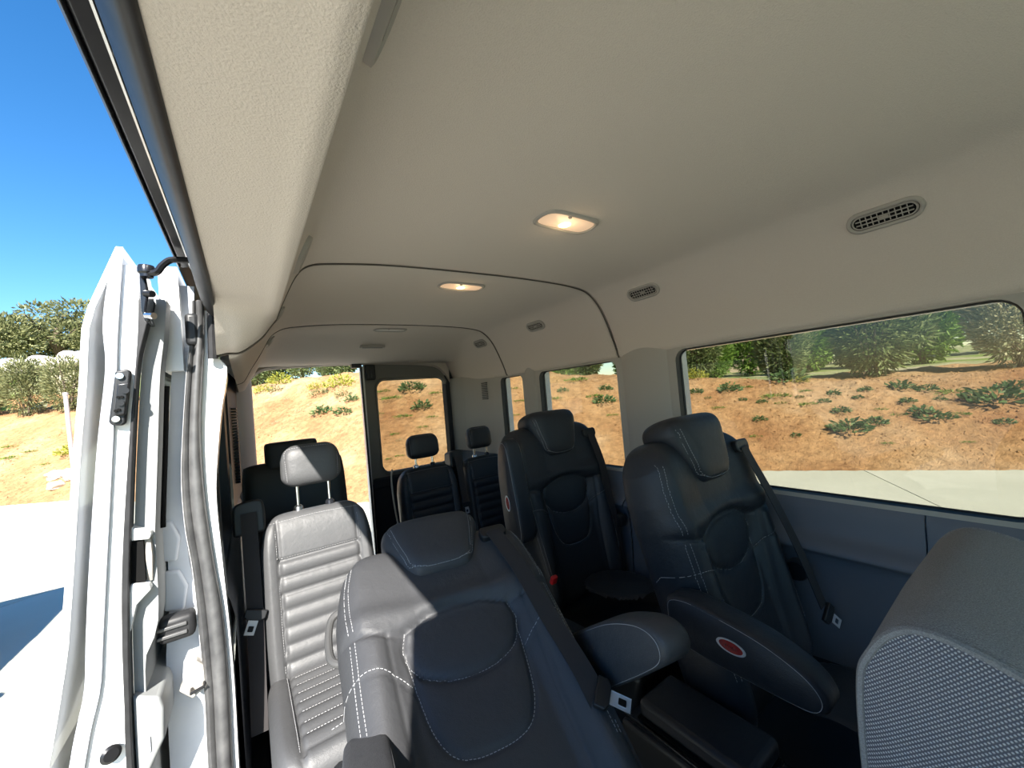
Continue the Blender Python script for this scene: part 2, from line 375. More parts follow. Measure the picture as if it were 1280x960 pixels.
# ---- rear wall: header, closed door leaf with its pane, open leaf's doorway
we = at_base('wall_rear', (.8, 3.2, FLOOR), kind='structure')
mb = MB()
hd = spline([(-.03, .2), (.05, .28), (.11, .325), (.2, .338), (.45, .35), (.74, .352), (1.1, .345), (1.38, .32), (1.48, .25), (1.53, .17)], 5)
mb.grid([[(x, 3.17, z+.0) for x, z in hd], [(x, 3.19, z-.012) for x, z in hd], [(x, 3.24, z-.012) for x, z in hd]])
mb.build('header_trim', 'headliner', we, angle=60)
MB().grid([[(x, 3.186, z-.012) for x, z in hd], [(x, 3.186, .55) for x, z in hd]]).build('header_panel', 'headliner', we)
dr = at_base('door_2', (1.16, 3.2, FLOOR), kind='structure')
def PE(p, q, k): return (p, 3.205+k-.03*sm(q, -.5, .3)*0, q)
mb = MB(); ring_cell(mb, PE, (.79, 1.56, -.62, .345), densify(rrect(.885, 1.492, -.545, .205, .07), .05), .04)
mb.build('door_frame', 'door_plastic', dr, angle=30)
rows = []
ol = densify(rrect(.885, 1.492, -.545, .205, .07), .04)
for dd, yy in ((.0, 3.2), (-.004, 3.192), (-.02, 3.190), (-.03, 3.2)):
    rows.append([(p+(1.19-p)*dd*2, yy, q+(-.17-q)*dd*2) for p, q in ol])
MB().grid(rows, True).build('pane_surround', 'door_plastic', dr)
MB().box(.80, 1.55, 3.18, 3.24, FLOOR, -.62).build('door_trim_panel', 'dark_wall', dr, bevel=.012)
MB().box(.80, 1.55, 3.172, 3.21, -.66, -.575).build('door_trim_ledge', 'dark_wall', dr, bevel=.015)
MB().box(.772, .792, 3.19, 3.27, FLOOR, .33).build('leaf_edge', 'paint', dr, bevel=.004)
MB().tube([(.778, 3.185, FLOOR), (.772, 3.18, -.4), (.766, 3.18, .33)], .008, 8).build('edge_seal', 'rubber', dr)
MB().box(.80, .875, 3.165, 3.205, .215, .335).build('latch_housing', 'black_plastic', dr, bevel=.008)
mb = MB().box(.825, .85, 3.15, 3.17, .235, .30); mb.build('latch_bolt', 'dark_metal', dr, bevel=.004)
MB().box(.69, .765, 3.14, 3.19, .312, .352).build('catch', 'black_plastic', we, bevel=.004)
o = MB().prism(rrect(.87, 1.507, -.56, .22, .07), 'y', 3.243, 3.247).build('window_5', 'glass', smooth=False); o['kind'] = 'structure'
hm = MB()
for k in range(22): hm.box(.9, 1.48, 3.2405, 3.2415, -.5+.031*k, -.4995+.031*k)
hm.build('heater_line', 'dark_metal', dr, smooth=False)['kind'] = 'stuff'
MB().box(.79, 1.62, 3.24, 3.3, -1.5, -.56).build('outer_skin', 'paint', dr, smooth=False)
mb = MB(); mb.box(1.49, 1.72, 3.19, 3.28, FLOOR-.2, .35); mb.build('body_corner', 'dark_wall', we, bevel=.01)
MB().box(-.16, -.03, 3.17, 3.28, FLOOR-.2, .36).build('body_corner', 'paint', we, bevel=.01)

# ---- left wall behind the sliding door opening
wl = at_base('wall_left', (-.05, 2.2, FLOOR), kind='structure')
WL = -.075
def PL(p, q, k): return (WL-k, p, q)
mb = MB()
for c, (y0, y1, z0, z1, r) in (((1.36, 2.06, -.47, .24), (1.42, 1.965, -.435, .13, .045)), ((2.06, 2.56, -.47, .24), (2.15, 2.43, -.435, .13, .04))):
    ring_cell(mb, PL, c, densify(rrect(y0, y1, z0, z1, r), .05), .045)
mb.build('window_surround', 'dark_wall', wl, angle=30)
MB().add([PL(2.56, -.47, 0), PL(3.19, -.47, -.03), PL(3.19, .26, -.03), PL(2.56, .26, 0)], [(0, 1, 2, 3)]).build('corner_pillar', 'dark_wall', wl)
rows = [[(-.045, 3.02, z), (-.02, 3.05, z), (.03, 3.12, z), (.042, 3.18, z), (.042, 3.24, z)] for z in (-.62, -.2, .1, .28)]
MB().grid(rows).build('doorway_pillar', 'trim_plastic', wl, angle=60)
rows = [[(-.05, 3.0, z), (-.01, 3.05, z), (.04, 3.12, z), (.05, 3.24, z)] for z in (FLOOR, -.62)]
MB().grid(rows).build('doorway_pillar_base', 'dark_wall', wl)
for k in range(26):
    z = -.36+.0165*k; MB().box(-.068, -.045, 2.66, 2.94, z, z+.007).build('louvre_slat', 'black_plastic', wl, smooth=False)
lowl = [(WL, -.47), (WL+.01, -.5), (WL+.02, -.55), (WL+.02, -.7), (WL+.02, FLOOR)]
MB().grid([[(x, y, z) for x, z in lowl] for y in (1.36, 2.3, 3.19)]).build('lower_panel', 'wall_plastic', wl)
MB().box(-.19, -.13, 1.4, 3.24, FLOOR-.3, -.45).build('outer_skin', 'paint', wl, smooth=False)
mb = MB()
for a, b in ((1.965, 2.15), (2.43, 3.24)): mb.box(-.17, -.13, a, b, -.45, .3)
mb.box(-.17, -.13, 1.34, 3.24, .14, .42); mb.build('outer_pillars', 'paint', wl, smooth=False)
for i, (y0, y1, z0, z1, r) in enumerate([(1.42, 1.965, -.435, .13, .045), (2.15, 2.43, -.435, .13, .04)]):
    o = MB().prism(rrect(y0-.012, y1+.012, z0-.012, z1+.012, r), 'x', WL-.047, WL-.043).build('window_%d' % (i+6), 'glass', smooth=False); o['kind'] = 'structure'
# pillar behind the sliding door: painted jamb, seal and outer flange
def strip(L, Rr, y0, y1, n=40):
    """solid band between two edge curves given as (x, z), from depth y0 to y1"""
    def samp(C):
        S = spline(C, 10); zs = np.array([p[1] for p in S]); xs = np.array([p[0] for p in S]); o = np.argsort(zs); return zs[o], xs[o]
    zl, xl = samp(L); zr, xr = samp(Rr)
    za, zb = max(zl[0], zr[0]), min(zl[-1], zr[-1]); rows = []
    for i in range(n+1):
        z = za+(zb-za)*i/n; a = float(np.interp(z, zl, xl)); b = float(np.interp(z, zr, xr))
        rows.append([(a, y0, z), (b, y0, z), (b, y1, z), (a, y1, z)])
    m_ = MB().grid(rows, True); N = len(m_.v); m_.f += [(0, 1, 2, 3), (N-1, N-2, N-3, N-4)]
    return m_
sealL = [(-.100, .40), (-.106, .269), (-.122, .142), (-.138, -.022), (-.147, -.143), (-.146, -.265), (-.136, -.389), (-.131, -.568), (-.129, -.713), (-.131, -.87), (-.13, -1.24)]
sealR = [(-.078, .40), (-.078, .27), (-.087, .141), (-.100, -.017), (-.101, -.194), (-.091, -.363), (-.082, -.47), (-.078, -.554), (-.077, -.699), (-.08, -.901), (-.08, -1.24)]
jambR = [(-.05, .30), (-.059, .171), (-.036, .142), (-.057, .01), (-.074, -.139), (-.078, -.224), (-.074, -.373), (-.068, -.563), (-.066, -.711), (-.068, -.917), (-.068, -1.24)]
jb = strip(sealL, jambR, 1.315, 1.40, 50); jb.build('jamb', 'paint', wl, angle=50)
# seal: ribbed rubber bulb along the jamb
zs_ = [p[1] for p in spline(sealL, 6)]
def interp(C, z):
    S = sorted(spline(C, 10), key=lambda p: p[1]); return float(np.interp(z, [p[1] for p in S], [p[0] for p in S]))
rows = []
for i in range(61):
    z = .32-(1.24+.32)*i/60; a, b = interp(sealL, z), interp(sealR, z); wd = b-a
    rows.append([(a, 1.318, z), (a+.08*wd, 1.300, z), (a+.2*wd, 1.292, z), (a+.32*wd, 1.296, z), (a+.38*wd, 1.302, z), (a+.45*wd, 1.294, z), (a+.62*wd, 1.284, z), (a+.85*wd, 1.286, z), (b-.02*wd, 1.298, z), (b+.01*wd, 1.318, z)])
MB().grid(rows).build('door_seal', 'rubber_grey', wl, angle=80)
pOL = [(-.15, .38), (-.152, .22), (-.162, .105), (-.176, -.06), (-.189, -.22), (-.19, -.341), (-.193, -.48), (-.205, -.60), (-.21, -.839), (-.21, -1.24)]
pOR = [(-.10, .38), (-.110, .22), (-.125, .146), (-.146, -.064), (-.151, -.187), (-.150, -.331), (-.140, -.47), (-.135, -.669), (-.135, -.865), (-.135, -1.24)]
strip(pOL, pOR, 1.375, 1.41, 40).build('outer_flange', 'paint_shade_grey', wl, angle=50)
# little pressings on that flange
for z, dx in ((-.30, 0), (-.43, .0)):
    x = interp(pOR, z)-.03
    MB().prism([(x-.03, z-.05), (x+.01, z-.06), (x+.02, z), (x+.005, z+.045), (x-.025, z+.05)], 'y', 1.36, 1.378).build('pressing', 'paint_shade_grey', wl, bevel=.006)
mb = MB(); mb.box(-.205, -.135, 1.29, 1.335, -.535, -.475); mb.build('guide_bracket', 'rubber', wl, bevel=.012)
for z in (-.495, -.515): MB().box(-.207, -.15, 1.284, 1.292, z-.004, z+.004).build('bracket_rib', 'rubber_grey', wl, bevel=.002)
MB().prism([(-.175, -.66), (-.14, -.60), (-.115, -.63), (-.115, -.67), (-.15, -.69)], 'y', 1.30, 1.33).build('striker_plate', 'trim_plastic', wl, bevel=.004)
MB().tube([(-.15, 1.3, -.665), (-.15, 1.28, -.665), (-.125, 1.28, -.66), (-.125, 1.3, -.66)], .004, 8).build('striker_loop', 'dark_metal', wl)
MB().box(-.118, -.088, 1.285, 1.32, .20, .285).build('buffer', 'black_plastic', wl, bevel=.01)
# B pillar ahead of the opening and the cab side
mb = MB(); mb.box(-.15, -.06, -.24, -.06, FLOOR, .33); mb.build('front_pillar', 'paint', wl, bevel=.02)
mb = MB(); mb.box(-.13, -.08, -1.6, -.24, FLOOR-.2, -.43); mb.box(-.13, -.08, -1.6, -.24, .14, .36); mb.box(-.13, -.08, -1.6, -1.38, -.45, .15); mb.build('cab_door_panel', 'paint', wl, smooth=False)
o = MB().box(-.115, -.111, -1.4, -.24, -.45, .15).build('window_8', 'glass_clear', smooth=False); o['kind'] = 'structure'
# ---- cab front: bulkhead, dashboard, windscreen
wf = at_base('wall_front', (.8, -1.7, FLOOR), kind='structure')
MB().box(-.1, 1.66, -2.1, -1.95, FLOOR, -.5).build('bulkhead', 'dark_wall', wf, smooth=False)
MB().prism([(-2.0, -.5), (-1.55, -.5), (-1.5, -.62), (-1.6, -.9), (-2.0, -1.0)], 'x', 0.0, 1.58).build('dashboard', 'dark_wall', wf, bevel=.03)
for x in (-.1, 1.6): MB().prism([(-2.1, -.5), (-1.98, -.5), (-1.45, .42), (-1.58, .42)], 'x', x, x+.07).build('windscreen_pillar', 'paint', wf, smooth=False)
o = MB().prism([(-2.05, -.5), (-2.04, -.5), (-1.52, .42), (-1.53, .42)], 'x', -.05, 1.62).build('window_9', 'glass_clear', smooth=False); o['kind'] = 'structure'
# ---- roof rail over the opening
rl = at_base('trim_1', (-.1, .5, .4), kind='structure')
Y0, Y1 = -1.4, 1.27
MB().prism([(-.118, .405), (-.114, .397), (-.095, .401), (-.095, .412), (-.118, .43)], 'y', Y0, Y1).build('rail_underside', 'dark_metal', rl, bevel=.002)
MB().prism([(-.1225, .40), (-.1185, .394), (-.1175, .40), (-.1175, .44), (-.1225, .44)], 'y', Y0, Y1).build('gutter_lip', 'rubber_grey', rl, bevel=.001)
MB().prism([(-.0975, .396), (-.0945, .394), (-.0945, .43), (-.0975, .43)], 'y', Y0, Y1).build('rail_lip', 'paint', rl, smooth=False)
MB().prism([(-.096, .428), (-.078, .428), (-.078, .44), (-.096, .44)], 'y', Y0, Y1).build('rail_channel', 'void', rl, smooth=False)
for k in range(27):
    y = -1.35+.1*k
    if y < Y1-.02: MB().box(-.096, -.08, y, y+.008, .40, .426).build('rail_rung', 'paint', rl, smooth=False)
rows = []
for y in np.linspace(Y0, 1.295, 40):
    k = sm(y, .9, 1.3); 
    sec = spline([(-.083, .425), (-.086, .40), (-.085, .37), (-.079, .335), (-.068, .305), (-.056, .288), (-.046, .289), (-.047, .30), (-.06, .33)], 4)
    rows.append([(x-.003*k, y, z-.012*k) for x, z in sec])
MB().grid(rows).build('roof_seal', 'rubber', rl, angle=70)
MB().tube([(-.06, 1.285, .285), (-.062, 1.29, .23), (-.064, 1.295, .165)], .011, 8).build('seal_corner', 'rubber', rl)

# ================================================================== sliding door, slid back along the body
sd = at_base('door_1', (-.25, 1.3, -1.4), kind='structure')
def bodyx(z):      # outer skin curve
    return float(np.interp(z, [-1.5, -1.0, -.70, -.62, -.46, -.29, -.04, .11, .19, .25, .42], [-.37, -.40, -.385, -.37, -.345, -.33, -.31, -.295, -.29, -.285, -.225]))
dOL = [(-.219, .395), (-.238, .352), (-.253, .237), (-.253, .138), (-.273, -.038), (-.294, -.275), (-.306, -.44), (-.312, -.54), (-.326, -.611), (-.339, -.684), (-.35, -.8), (-.35, -1.3)]
dBR = [(-.214, .395), (-.221, .322), (-.232, .192), (-.235, .137), (-.249, -.041), (-.268, -.283), (-.281, -.45), (-.289, -.551), (-.305, -.623), (-.318, -.697), (-.33, -.8), (-.33, -1.3)]
dWR = [(-.188, .38), (-.190, .359), (-.195, .249), (-.205, .137), (-.224, -.045), (-.245, -.291), (-.253, -.462), (-.256, -.633), (-.258, -.734), (-.26, -1.3)]
dSR = [(-.166, .30), (-.170, .279), (-.186, .211), (-.200, .136), (-.216, -.046), (-.233, -.294), (-.242, -.467), (-.246, -.638), (-.247, -.741), (-.25, -1.3)]
strip(dOL, dBR, 1.222, 1.27, 60).build('flange', 'paint_shade_grey', sd, angle=50)
strip(dBR, dWR, 1.232, 1.27, 60).build('front_edge', 'paint', sd, angle=50)
strip(dWR, dSR, 1.224, 1.26, 50).build('door_seal', 'rubber', sd, bevel=.003)
rows = [[(bodyx(z)+.0, y, z) for y in (1.225, 1.6, 2.0, 2.48)] for z in np.linspace(-1.45, .42, 40)]
rows2 = [[(bodyx(z)+.012, y, z) for y in (1.225, 1.6, 2.0, 2.48)] for z in np.linspace(-1.45, .42, 40)]
# the outer skin keeps an opening for the pane
sk_ = MB()
for i in range(39):
    for j in range(3):
        zc = (rows[i][0][2]+rows[i+1][0][2])/2
        if j == 1 and -.40 < zc < .16: continue
        a, b, c, d = rows[i][j], rows[i][j+1], rows[i+1][j+1], rows[i+1][j]
        e, f, g, h = rows2[i][j], rows2[i][j+1], rows2[i+1][j+1], rows2[i+1][j]
        sk_.add([a, b, c, d, e, f, g, h], [(0, 1, 2, 3), (7, 6, 5, 4), (0, 4, 5, 1), (1, 5, 6, 2), (2, 6, 7, 3), (3, 7, 4, 0)])
sk_.build('outer_skin', 'paint', sd, angle=40)
# inner window frame (curved), trim panel, pane
dIL = [(-.168, .31), (-.186, .215), (-.200, .136), (-.216, -.046), (-.230, -.25)]
dIR = [(-.147, .31), (-.156, .215), (-.168, .118), (-.180, -.053), (-.194, -.25)]
strip(dIL, dIR, 1.262, 1.33, 30).build('window_frame', 'door_trim', sd, angle=50)
tp = strip([(-.233, -.25), (-.242, -.467), (-.246, -.638), (-.247, -.741), (-.25, -1.3)], [(-.194, -.25), (-.198, -.458), (-.222, -.53), (-.226, -.60), (-.228, -.741), (-.228, -1.3)], 1.262, 2.35, 30)
tp.build('trim_panel', 'door_trim', sd, angle=40)
MB().add([(-.215, 1.33, .30), (-.215, 2.4, .30), (-.25, 2.4, -.25), (-.25, 1.33, -.25)], [(0, 1, 2, 3)]) 
o = MB().grid([[(interp(dIL, z)+.012, y, z), (interp(dIL, z)+.012, y+.0, z)][:1]+[(interp(dIL, z)+.012, y2, z) for y2 in (1.7, 2.3)] for z, y in [(zz, 1.32) for zz in np.linspace(-.26, .14, 10)]])
o.build('pane', 'glass_clear', sd)
MB().grid([[(interp(dIL, z)+.008, y, z) for y in (1.30, 2.4)] for z in np.linspace(.13, .31, 8)]).build('upper_frame', 'door_trim', sd)
MB().tube([(interp(dIR, z)+.004, 1.335, z) for z in np.linspace(-.26, .10, 14)], .006, 8).build('pane_seal', 'void', sd)
# pull handle: pale pads above and below a dark recess
MB().prism([(-.233, -.225), (-.200, -.243), (-.196, -.25), (-.200, -.262), (-.233, -.257)], 'y', 1.235, 1.33).build('handle_pad', 'paint', sd, bevel=.004)
MB().box(-.236, -.212, 1.243, 1.33, -.356, -.255).build('handle_recess', 'void', sd, smooth=False)
MB().tube([(-.208, 1.262, -.255), (-.204, 1.25, -.30), (-.208, 1.262, -.36)], .0075, 8).build('handle_bar', 'trim_plastic', sd)
MB().prism([(-.236, -.352), (-.206, -.362), (-.202, -.376), (-.228, -.402), (-.242, -.46), (-.243, -.38)], 'y', 1.235, 1.33).build('handle_pad', 'paint', sd, bevel=.004)
MB().prism([(-.246, -.76), (-.246, -.60), (-.226, -.612), (-.200, -.625), (-.194, -.65), (-.196, -.72), (-.23, -.79), (-.246, -.82)], 'y', 1.24, 1.6).build('door_pocket', 'door_trim', sd, bevel=.008)
MB().prism(rrect(-.236, -.219, -.735, -.70, .003), 'y', 1.2365, 1.241).build('pocket_label', 'paint_shade_grey', sd, bevel=.001)
# latch block with screws
lt = MB().prism([(-.236, .130), (-.216, .134), (-.210, .128), (-.224, .012), (-.230, .006), (-.248, .010), (-.251, .018)], 'y', 1.212, 1.226).build('latch_block', 'black_plastic', sd, bevel=.004)
lt2 = MB().prism([(-.232, .10), (-.212, .102), (-.222, .03), (-.240, .03)], 'y', 1.202, 1.213).build('latch_plate', 'dark_metal', sd, bevel=.003)
for (x, z) in ((-.228, .118), (-.238, .022)):
    mb = MB().tube([(x, 1.213, z), (x, 1.206, z)], .0068, 12); mb.tube([(x, 1.207, z), (x, 1.203, z)], .004, 6); mb.build('screw', 'metal', sd)
for (x, z, r) in ((-.219, .084, .007), (-.227, .056, .006), (-.225, .07, .003), (-.231, .042, .003), (-.236, .04, .003), (-.231, .07, .003)):
    MB().tube([(x, 1.204, z), (x, 1.198, z)], r, 12).build('pin', 'dark_metal' if r > .004 else 'void', sd)
# roller arm at the top
mb = MB()
arm = spline([(-.072, 1.16, .384), (-.11, 1.15, .378), (-.125, 1.15, .374), (-.138, 1.15, .36), (-.148, 1.152, .345), (-.165, 1.16, .343)], 5)
mb.tube(arm, .0105, 8, flat=.7); mb.build('roller_arm', 'dark_metal', sd)
mb = MB().lathe([(0, .012), (.014, .012), (.016, .006), (.016, -.004), (.012, -.008), (.012, -.014), (0, -.014)], 16, (-.166, 1.16, .348)); mb.build('arm_pivot', 'gloss_plastic', sd)
MB().prism([(-.180, .345), (-.170, .35), (-.166, .30), (-.172, .262), (-.166, .235), (-.176, .235), (-.181, .26)], 'y', 1.17, 1.235).build('hinge_plate', 'gloss_plastic', sd, bevel=.004)
for z in (.30, .25): MB().tube([(-.172, 1.172, z), (-.158, 1.16, z-.003)], .0075, 10).build('bolt', 'metal' if z < .28 else 'dark_metal', sd)
# lower roller
MB().lathe([(.0, 0), (.011, 0), (.016, .005), (.017, .012), (.012, .016), (0, .016)], 18).xf(Matrix.Translation((-.281, 1.225, -.692)) @ Euler((R_(80), 0, R_(20))).to_matrix().to_4x4()).build('lower_roller', 'dark_metal', sd)
# grab recess on the skin
rows = [[(bodyx(z)-.004*math.sin(math.pi*k), 1.26+.012*(j), z) for j in range(3)] for k, z in [(i/12, -.62-.1*i/12) for i in range(13)]]
MB().grid(rows).build('skin_gap', 'rubber', sd)
# ================================================================== seats
def ease(t): 
    s_ = 1 if t >= 0 else -1; t = abs(t); return s_*(1-(1-t)**1.8)
def pdist(U, S, line):
    """distance of grid points to a polyline"""
    d = np.full(U.shape, 9.)
    for (a, b), (c, e) in zip(line[:-1], line[1:]):
        dx, dy = c-a, e-b; L = dx*dx+dy*dy+1e-12
        t = np.clip(((U-a)*dx+(S-b)*dy)/L, 0, 1); d = np.minimum(d, np.hypot(U-a-t*dx, S-b-t*dy))
    return d
def inside(U, S, poly):
    r = np.zeros(U.shape, bool); n = len(poly)
    for i in range(n):
        (x1, y1), (x2, y2) = poly[i], poly[(i+1) % n]
        c = ((y1 > S) != (y2 > S)); r ^= c & (U < (x2-x1)*(S-y1)/(y2-y1+1e-12)+x1)
    return r
class Pad:
    """upholstered pad: front face = thickness rounded at the rim plus relief(U,S); back face plain"""
    def __init__(s, w, s0, s1, front, back, relief=None, nu=90, ns=110, p=7, q=2.4, k=.10, n0=None):
        ph = np.array([ease(t) for t in np.linspace(-1, 1, nu)]); ps = np.array([ease(t) for t in np.linspace(-1, 1, ns)])
        A, B = np.meshgrid(ph, ps); sc = (s0+s1)/2; sh = (s1-s0)/2
        s.S = sc+sh*B*(1-k*np.abs(A)**8*(np.where(B > 0, 1, .7)))
        wv = np.vectorize(w)(sc+sh*B)
        s.U = wv*A*(1-k*np.abs(B)**8)
        e = (np.clip(1-np.abs(A)**p, 0, 1)*np.clip(1-np.abs(B)**p, 0, 1))**(1/q)
        rel = relief(s.U, s.S) if relief is not None else 0
        n0v = n0(s.U, s.S) if n0 is not None else 0
        s.F = n0v+(front+rel)*e; s.Bk = n0v-back*e; s.nu, s.ns = nu, ns
    def front_at(s, u, t):
        i = np.argmin((s.U-u)**2+(s.S-t)**2); return float(s.F.flat[i])
    def build(s, T, regions, names, material, parent, backname=None):
        """T(u,s,n)->xyz arrays; regions: integer per vertex grid -> part; one object per region"""
        X, Y, Z = T(s.U, s.S, s.F); nu, ns = s.nu, s.ns
        P = np.stack([X, Y, Z], -1); du = np.gradient(P, axis=1); dv = np.gradient(P, axis=0)
        N = np.cross(du, dv); N /= np.linalg.norm(N, axis=-1, keepdims=True)+1e-12
        Xb, Yb, Zb = T(s.U, s.S, s.Bk); Pb = np.stack([Xb, Yb, Zb], -1)
        dub = np.gradient(Pb, axis=1); dvb = np.gradient(Pb, axis=0); Nb = -np.cross(dub, dvb); Nb /= np.linalg.norm(Nb, axis=-1, keepdims=True)+1e-12
        rim = np.zeros((ns, nu), bool); rim[0, :] = rim[-1, :] = rim[:, 0] = rim[:, -1] = True
        Nm = N+Nb; Nm /= np.linalg.norm(Nm, axis=-1, keepdims=True)+1e-12
        N[rim] = Nm[rim]; Nb[rim] = Nm[rim]
        reg = regions(s.U, s.S) if regions is not None else np.zeros(s.U.shape, int)
        fr = reg[:-1, :-1]; out = []
        for r, nm in enumerate(names):
            fs, idx, vs_, ns_ = [], {}, [], []
            def vid(key, p, n_):
                if key not in idx: idx[key] = len(vs_); vs_.append(tuple(p)); ns_.append(tuple(n_))
                return idx[key]
            for i in range(ns-1):
                for j in range(nu-1):
                    if fr[i, j] == r: fs.append(tuple(vid((a, b), P[a, b], N[a, b]) for a, b in ((i, j), (i, j+1), (i+1, j+1), (i+1, j))))
                    if r == 0 and (i % 1 == 0): fs.append(tuple(vid((a, b) if rim[a, b] else (a, b, 1), Pb[a, b], Nb[a, b]) for a, b in ((i, j), (i+1, j), (i+1, j+1), (i, j+1))))
            if not fs: continue
            me = bpy.data.meshes.new(nm); me.from_pydata(vs_, [], fs); me.materials.append(M[material])
            me.polygons.foreach_set('use_smooth', [True]*len(fs)); me.normals_split_custom_set_from_vertices(ns_)
            o = bpy.data.objects.new(nm, me); col.objects.link(o); o.parent = parent; out.append(o)
        return out
def frame(pz, rec, py=0, px=0):
    """(u,s,n) of a reclined back -> local xyz"""
    sn, cs = math.sin(rec), math.cos(rec)
    def T(u, s, n): return px+u+0*s, py+s*sn-n*cs, pz+s*cs+n*sn
    return T
def flat(pz, py=0, px=0, tilt=0):
    """cushion: u across, s = towards the front, n up"""
    sn, cs = math.sin(tilt), math.cos(tilt)
    def T(u, s, n): return px-u+0*s, py-s*cs+n*sn, pz+n*cs+s*sn
    return T
def stitches(pad, T, lines, parent, name='stitching', r=.0008, dash=.005, gap=.0028, lift=.0006, solid=False):
    mb = MB()
    for ln in lines:
        pts = spline(ln, 12); L = np.cumsum([0]+[math.dist(a, b) for a, b in zip(pts[:-1], pts[1:])]); t = 0
        f = lambda d: (float(np.interp(d, L, [p[0] for p in pts])), float(np.interp(d, L, [p[1] for p in pts])))
        while t+dash < L[-1]:
            q = []
            for d in (t, t+dash):
                u, s_ = f(d); q.append(T(u, s_, pad.front_at(u, s_)+lift))
            mb.tube([tuple(float(c) for c in p) for p in q], r, 4)
            t += dash+(0 if solid else gap)
    if mb.v: return tag(mb.build(name, 'stitch', parent, world=False, fix=False), kind='stuff')
def belt(parent, pts, width=.046, side=(1, 0, 0), name='seat_belt'):
    P = [np.array(p) for p in spline(pts, 8)]; rows = []
    for i, p in enumerate(P):
        t = P[min(i+1, len(P)-1)]-P[max(i-1, 0)]; t /= np.linalg.norm(t)
        sd_ = np.array(side, float); sd_ = sd_-t*(sd_@t); sd_ /= np.linalg.norm(sd_); n = np.cross(t, sd_)
        a = sd_*width/2; b = n*.0012
        rows.append([tuple(p-a-b), tuple(p+a-b), tuple(p+a+b), tuple(p-a+b)])
    return MB().grid(rows, True).build(name, 'belt', parent, world=False)
def tongue(parent, loc, d, side):
    """buckle tongue: black moulded grip with a chrome plate, pointing along d"""
    d = Vector(d).normalized(); sd_ = Vector(side); sd_ = (sd_-d*sd_.dot(d)).normalized(); n = d.cross(sd_)
    mt = Matrix((sd_, d, n)).transposed().to_4x4(); mt.translation = Vector(loc)
    g = MB().prism([(-.03, -.016), (.03, -.016), (.03, .006), (.018, .014), (-.018, .014), (-.03, .006)], 'z', -.006, .006).xf(mt).build('buckle_grip', 'black_plastic', parent, bevel=.003, world=False)
    mb = MB(); hole = densify(rrect(-.0075, .0075, .030, .046, .002, 2), .008)
    ring_cell(mb, lambda p, q, k: (p, q, .0012-k), (-.0135, .0135, .012, .055), hole, .0024)
    mb.grid([[(-.0135, .012, -.0012), (.0135, .012, -.0012)], [(-.0135, .055, -.0012), (.0135, .055, -.0012)]][:0] or [[(-.0135, .012, .0012), (-.0135, .055, .0012)], [(-.0135, .012, -.0012), (-.0135, .055, -.0012)]])
    mb.grid([[(.0135, .012, .0012), (.0135, .055, .0012)], [(.0135, .012, -.0012), (.0135, .055, -.0012)]])
    mb.xf(mt).build('buckle_tongue', 'steel', g, smooth=False, world=False)
    return g
# ---- captain chair seams (u across, s up the back)
YOKE = [(-.29, .425), (-.22, .405), (-.165, .395), (-.13, .40), (-.07, .425), (0, .433), (.07, .425), (.13, .40), (.165, .395), (.22, .405), (.29, .425)]
OVAL = [(-.13, .40), (-.138, .355), (-.11, .30), (-.05, .272), (0, .268), (.05, .272), (.11, .30), (.138, .355), (.13, .40)]
LOWP = [(-.134, .35), (-.122, .26), (-.105, .185), (-.07, .138), (0, .126), (.07, .138), (.105, .185), (.122, .26), (.134, .35)]
BOLL = [(-.17, .395), (-.165, .30), (-.155, .18), (-.15, .05), (-.15, -.08)]
CROSS = [(-.29, .30), (-.22, .315), (-.165, .30), (-.125, .275)]
mir = lambda L: [(-u, s_) for u, s_ in L]
def cap_w(t):
    return float(np.interp(t, [-.12, 0, .2, .36, .415, .44, .52, .62, .70], [.235, .245, .258, .268, .272, .275, .278, .270, .245]))
def cap_relief(U, S):
    a = np.abs(U); low = 1/(1+np.exp((S-np.interp(a, [0, .03, .06, .09, .13, .165, .29], [.433, .431, .426, .417, .40, .395, .425]))/.009))
    bol = np.clip((a-.125)/.075, 0, 1); bol = bol*bol*(3-2*bol); rim = np.clip((a-.21)/.07, 0, 1)
    r = low*(.052*bol-.028*rim**2)
    r = r+(1-low)*(.022+.024*np.clip((a-.10)/.12, 0, 1)-.02*rim**2+.012*np.exp(-((S-.44)/.03)**2))
    ov = inside(U, S, YOKE[3:8]+OVAL[::-1][1:-1]); lp = inside(U, S, LOWP+[(.13, .40), (-.13, .40)]) & ~ov & (low > .5)
    dO = np.minimum(pdist(U, S, YOKE), pdist(U, S, OVAL)); dL = np.minimum(pdist(U, S, LOWP), pdist(U, S, OVAL))
    r = r+ov*.011*(1-np.exp(-dO/.02))+lp*.008*(1-np.exp(-dL/.025))
    for ln, dp in ((YOKE, .008), (OVAL, .006), (LOWP, .005), (BOLL, .004), (mir(BOLL), .004), (CROSS, .003), (mir(CROSS), .003)):
        r = r-dp*np.exp(-(pdist(U, S, spline(ln, 5))/.0050)**2)
    return r
def cap_regions(U, S):
    a = np.abs(U); lowm = S < np.interp(a, [0, .06, .13, .165, .29], [.433, .426, .40, .395, .425])
    reg = np.zeros(U.shape, int)
    ov = inside(U, S, spline(YOKE[3:8], 5)+spline(OVAL, 5)[::-1][1:-1]); lp = inside(U, S, spline(LOWP, 5)+[(.13, .40), (-.13, .40)]) & ~ov & lowm
    bu = np.interp(S, [-.12, .05, .18, .30, .395], [.15, .15, .155, .165, .17])
    reg[lowm & (U < -bu)] = 3; reg[lowm & (U > bu)] = 4
    reg[~lowm] = 5; reg[ov] = 1; reg[lp] = 2
    return reg
cap_pad = Pad(cap_w, -.12, .69, .075, .075, cap_relief, 170, 190, p=9, q=2.6, k=.07)
